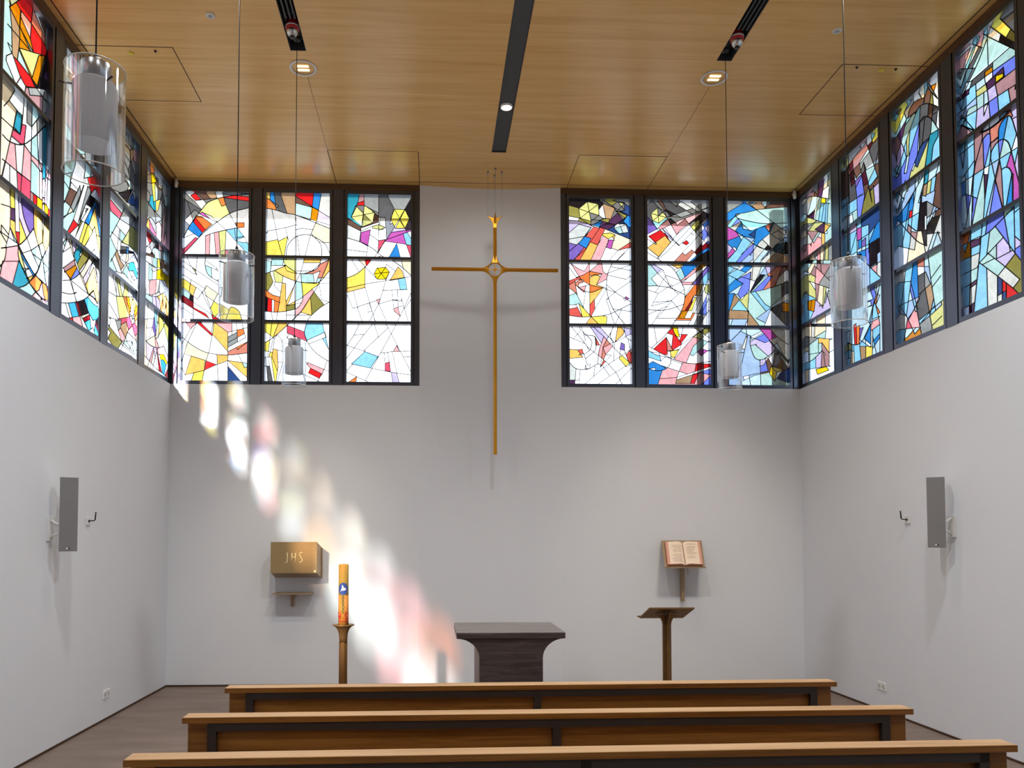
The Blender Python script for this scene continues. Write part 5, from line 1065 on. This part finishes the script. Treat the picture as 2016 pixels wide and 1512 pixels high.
# pockets for the downlights are covered by the reflector dish below the panel
for o in [c for c in COL.objects if c.name.startswith('reflector') or c.name.startswith('bulb')]:
    if o.parent and o.parent.name.startswith('downlight'): o.scale.z = -.12 if o.name.startswith('bulb') else .0
sp = thing('spotlight', 'bright round spotlight in the middle ceiling slot', 'ceiling light', (.744, 7.89, ZC))
MB().lathe([(.062, .012), (.062, -.004), (.056, -.010), (.052, -.010), (.050, .004)], n=32, cap=False).obj('housing', M['white'], sp)
MB().lathe([(.0, -.004), (.051, -.004), (.051, .0)], n=32, cap=False).obj('lens', M['whitelamp'], sp)
def make_alarm():
    r = thing('alarm_beacon', 'x', 'alarm', group='red alarm beacons')
    MB().lathe([(.052, .08), (.056, .02), (.058, -.02), (.050, -.03)], n=32).obj('base', M['redplastic'], r)
    MB().lathe([(.060, -.008), (.060, .006)], n=32).obj('white_ring', M['white'], r)
    MB().lathe([(.049, -.028), (.050, -.045), (.044, -.065), (.028, -.083), (.006, -.09)], n=32).obj('dome', M['chrome'], r)
    MB().lathe([(.024, -.082), (.024, -.094), (.0, -.095)], n=20, cap=False).obj('lens', M['black'], r)
    return r
am = make_alarm()
for i, (x, y, lab) in enumerate(((-1.222, 6.74, 'red alarm beacon with a chrome dome in the left ceiling slot'), (2.678, 6.72, 'red alarm beacon with a chrome dome in the right ceiling slot'))):
    o = am if i == 0 else copy_tree(am); o.location = (x, y, ZC+.02); o['label'] = lab
def make_sensor():
    r = thing('ceiling_sensor', 'x', 'sensor', group='small white ceiling sensors')
    MB().lathe([(.040, 0), (.040, -.006), (.034, -.012), (.018, -.012), (.014, -.004), (.0, -.004)], n=28, cap=False).obj('ring', M['offwhite'], r)
    MB().lathe([(.013, -.003), (.013, -.014), (.005, -.02)], n=16).obj('tip', M['steel'], r)
    return r
cse = make_sensor()
for i, (x, y, lab) in enumerate(((-1.88, 6.583, 'small white ring sensor in the ceiling left of the left slot'), (3.496, 6.556, 'small white ring sensor in the ceiling right of the right slot'))):
    o = cse if i == 0 else copy_tree(cse); o.location = (x, y, ZC); o['label'] = lab
for i, (x, y, lab) in enumerate(((-2.745, 7.142, 'small yellow cap on the left ceiling hatch'), (4.205, 7.106, 'small yellow cap on the right ceiling hatch'))):
    o = MB().lathe([(.026, 0), (.026, -.006), (.018, -.011), (.0, -.012)], n=24, cap=False).obj('yellow_ceiling_disc', M['yellowcap'], None, (x, y, ZC)); tag(o, lab, 'cap', 'yellow ceiling caps')
for i, (x, y, lab) in enumerate(((-2.511, 7.095, 'small black stud on the left ceiling hatch beside the yellow cap'), (3.951, 7.069, 'small black stud on the right ceiling hatch, inner side of the yellow cap'), (4.33, 7.08, 'small black stud on the right ceiling hatch, wall side of the yellow cap'))):
    o = MB().lathe([(.012, 0), (.012, -.006), (.006, -.016), (.0, -.016)], n=14, cap=False).obj('ceiling_stud', M['black'], None, (x, y, ZC)); tag(o, lab, 'stud', 'black ceiling studs')
for x, s, lab in ((XL+.05, 1, 'tiny white corner sensor where left windows meet the ceiling'), (XR-.05, -1, 'tiny white corner sensor where right windows meet the ceiling')):
    r = thing('corner_sensor', lab, 'sensor', (x, D-.05, 6.09), group='tiny corner sensors')
    MB().lathe([(.018, .08), (.022, .03), (.020, -.02), (.008, -.03)], n=16).obj('housing', M['offwhite'], r)
    MB().box(-.012, .012, -.005, .052, .03, .06).obj('mount', M['offwhite'], r)

# speakers, brackets, sockets --------------------------------------
def make_speaker(side, px0, px1, py0, py1, X, lab):
    c = on_plane((px0+px1)/2, (py0+py1)/2, 0, X)
    d = c-EYE; dist = d.dot(FWD); wdt = (px1-px0)/FPX*dist*.985; hgt = (py1-py0)/FPX*dist
    rz = math.atan2(-d.x, d.y)
    r = thing('wall_speaker', lab, 'speaker', (c.x, c.y, c.z), rz, 'column loudspeakers')
    MB().box(-wdt/2, wdt/2, 0, .105, -hgt/2, hgt/2, .004).obj('cabinet', M['offwhite'], r)
    MB().box(-wdt/2+.001, wdt/2-.001, -.006, 0, -hgt/2+.001, hgt/2-.001, .002).obj('grille', M['grille'], r)
    bz = -hgt/2+.02
    MB().box(-.014, .002, -.0075, -.006, bz, bz+.010).obj('badge', M['white'], r)
    MB().box(.002, .012, -.0075, -.006, bz-.002, bz+.011).obj('badge_dot', M['black'], r)
    # bracket: wall plate, arm and clamp, in the room frame
    wx = XL if side < 0 else XR
    inv = Matrix.Translation(c) @ Matrix.Rotation(rz, 4, 'Z'); inv = inv.inverted()
    sgn = 1 if side < 0 else -1
    def place(mb, name):
        mb.v = [tuple(inv @ Vector(v)) for v in mb.v]; return mb.obj(name, M['offwhite'], r)
    yb = c.y+.05
    b1 = MB(); b1.box(min(wx+sgn*.001, wx+sgn*.016), max(wx+sgn*.001, wx+sgn*.016), yb-.07, yb+.03, c.z-.22, c.z-.03); place(b1, 'wall_plate')
    b2 = MB(); b2.tube([(wx+sgn*.012, yb-.02, c.z-.05), (wx+sgn*.06, yb-.03, c.z-.08), (c.x, c.y+.06, c.z-.11)], .013, 8); place(b2, 'arm')
    b3 = MB(); b3.tube([(wx+sgn*.012, yb-.02, c.z-.20), (wx+sgn*.05, yb-.03, c.z-.17), (c.x, c.y+.06, c.z-.13)], .009, 8); place(b3, 'arm')
    return r
make_speaker(-1, 118.5, 152, 939.5, 1085.5, XL+.17, 'grey column loudspeaker on the left white wall')
make_speaker(1, 1827, 1859, 939, 1078, XR-.17, 'grey column loudspeaker on the right white wall')
def make_hook(side, cx, cy, lab):
    X = XL if side < 0 else XR; c = on_plane(cx, cy, 0, X); sgn = 1 if side < 0 else -1
    r = thing('antenna_socket', lab, 'aerial', (c.x, c.y, c.z), group='wall plates with aerials')
    MB().box(min(0, sgn*.012)+sgn*.0005, max(0, sgn*.012)+sgn*.0005, -.04, .04, -.04, .04, .004).obj('wall_plate', M['offwhite'], r)
    MB().lathe([(.011, 0), (.011, .02)], n=14).obj('plug', M['black'], r).rotation_euler = (0, sgn*math.pi/2, 0)
    MB().tube([(sgn*.012, 0, .002), (sgn*.062, 0, .004), (sgn*.07, 0, .014)], .005, 8).obj('arm', M['black'], r)
    MB().tube([(sgn*.07, 0, .010), (sgn*.076, 0, .085)], .0065, 8).obj('antenna', M['black'], r)
    return r
make_hook(-1, 172, 1026, 'small white plate with a bent black aerial on the left wall')
make_hook(1, 1788, 1023, 'small white plate with a bent black aerial on the right wall')
def make_socket(side, cx, cy, lab):
    X = XL if side < 0 else XR; c = on_plane(cx, cy, 0, X); sgn = 1 if side < 0 else -1
    r = thing('power_socket', lab, 'socket', (c.x, c.y, c.z), group='double power sockets')
    def bx(x0, x1, y0, y1, z0, z1, bev=0): return MB().box(min(sgn*x0, sgn*x1), max(sgn*x0, sgn*x1), y0, y1, z0, z1, bev)
    bx(.0005, .010, -.08, .08, -.042, .042, .003).obj('cover_plate', M['white'], r)
    for y in (-.038, .038):
        MB().lathe([(.021, .0), (.021, .004), (.018, .002)], n=20).obj('socket_insert', M['inset'], r)
        o = list(r.children)[-1]; o.rotation_euler = (0, sgn*math.pi/2, 0); o.location = (sgn*.010, y, 0)
make_socket(-1, 208, 1366, 'white double power socket low on the left wall')
make_socket(1, 1737, 1351, 'white double power socket low on the right wall')

# ------------------------------------------------------------------ world, sun, lamps
wd = bpy.data.worlds.new('World'); S.world = wd; wd.use_nodes = True
nt = wd.node_tree; nt.nodes.clear()
tc = N(nt, 'ShaderNodeTexCoord'); sx = N(nt, 'ShaderNodeSeparateXYZ'); nt.links.new(tc.outputs['Generated'], sx.inputs[0])
mr = N(nt, 'ShaderNodeMapRange'); mr.inputs[1].default_value = 0.05; mr.inputs[2].default_value = 0.45; nt.links.new(sx.outputs['X'], mr.inputs[0])
mx = N(nt, 'ShaderNodeMixRGB'); mx.inputs[1].default_value = (*LW_WHITE, 1); mx.inputs[2].default_value = (*LW_SKY, 1); nt.links.new(mr.outputs[0], mx.inputs[0])
mz = N(nt, 'ShaderNodeMapRange'); mz.inputs[1].default_value = -0.02; mz.inputs[2].default_value = 0.06; nt.links.new(sx.outputs['Z'], mz.inputs[0])
m2 = N(nt, 'ShaderNodeMixRGB'); m2.inputs[1].default_value = (2.0, 1.95, 1.88, 1); nt.links.new(mz.outputs[0], m2.inputs[0]); nt.links.new(mx.outputs[0], m2.inputs[2])
bg = N(nt, 'ShaderNodeBackground', Strength=1.0); nt.links.new(m2.outputs[0], bg.inputs[0])
ow = N(nt, 'ShaderNodeOutputWorld'); nt.links.new(bg.outputs[0], ow.inputs[0])

def lamp(name, kind, loc, energy, col, direction=(0, 0, -1), **kw):
    l = bpy.data.lights.new(name, kind); l.energy = energy; l.color = col
    for k, v in kw.items(): setattr(l, k, v)
    o = bpy.data.objects.new(name, l); COL.objects.link(o); o.location = loc
    o.rotation_euler = Vector(direction).to_track_quat('-Z', 'Y').to_euler(); return o
lamp('sun', 'SUN', (-6, -6, 12), SUN, (1, .95, .88), (.345, 1, -.4533), angle=.06)
WARM = (1, .82, .62)
for x, y in ((-1.219, 7.30), (2.680, 7.293)):
    lamp('downlight_and_fill_lamp', 'SPOT', (x, y, ZC-.05), DOWN, WARM, (0, 0.12, -1), spot_size=1.5, spot_blend=.7, shadow_soft_size=.06)
lamp('accent_lamp', 'SPOT', (-1.0, 5.7, ZC-.05), ACC, WARM, Vector((-1.60, 9.6, 1.45))-Vector((-1.0, 5.7, ZC-.05)), spot_size=.52, spot_blend=.9, shadow_soft_size=.03)
lamp('accent_lamp', 'SPOT', (2.9, 5.2, ZC-.05), ACC, WARM, Vector((3.08, 9.6, 1.55))-Vector((2.9, 5.2, ZC-.05)), spot_size=.60, spot_blend=.9, shadow_soft_size=.03)
for x in (-1.9, .74, 3.3):
    for y, FILL in ((.6, FILL*.4), (4.9, FILL)): lamp('downlight_and_fill_lamp', 'SPOT', (x, y, ZC-.05), FILL, (1, 1, 1), (0, 0, -1), spot_size=2.4, spot_blend=.8, shadow_soft_size=.12)  # unseen fill lamps without fittings, added to brighten the room
lamp('spot_lamp', 'SPOT', (.744, 7.89, ZC-.03), SPOT, (1, .96, .9), (0, .8, -1), spot_size=1.9, spot_blend=.8, shadow_soft_size=.3)
if PORTAL:
    def portal(loc, direction, sx_, sy_):
        l = bpy.data.lights.new('portal', 'AREA'); l.shape = 'RECTANGLE'; l.size = sx_; l.size_y = sy_; l.cycles.is_portal = True
        o = bpy.data.objects.new('portal', l); COL.objects.link(o); o.location = loc
        o.rotation_euler = Vector(direction).to_track_quat('-Z', 'Z').to_euler()
    portal((XL-.14, (YW+9.7)/2, 4.87), (1, 0, 0), 9.7-YW, 2.5); portal((XR+.14, (YW+9.7)/2, 4.87), (-1, 0, 0), 9.7-YW, 2.5)
    portal((-1.68, D+.14, 4.87), (0, -1, 0), 3.1, 2.5); portal((3.1, D+.14, 4.87), (0, -1, 0), 3.1, 2.5)

# ------------------------------------------------------------------ camera
cam = bpy.data.cameras.new('camera'); co = bpy.data.objects.new('camera', cam); COL.objects.link(co)
cam.sensor_width = 36.0; cam.sensor_fit = 'HORIZONTAL'; cam.lens = FPX/2016*36
cam.shift_x = (1008-PX)/2016; cam.shift_y = (PY-756)/2016; cam.clip_end = 200
R3 = Matrix((RGT, UPV, -FWD)).transposed()
co.matrix_world = Matrix.Translation(EYE) @ R3.to_4x4()
S.camera = co
S.view_settings.view_transform = 'Standard'; S.view_settings.look = 'None'; S.view_settings.exposure = EXPO; S.view_settings.gamma = 1.0
S.cycles.max_bounces = 10; S.cycles.diffuse_bounces = 6; S.cycles.glossy_bounces = 4; S.cycles.transparent_max_bounces = 16; S.cycles.transmission_bounces = 6
S.cycles.use_denoising = True; S.cycles.sample_clamp_indirect = 6.0; S.cycles.caustics_reflective = False
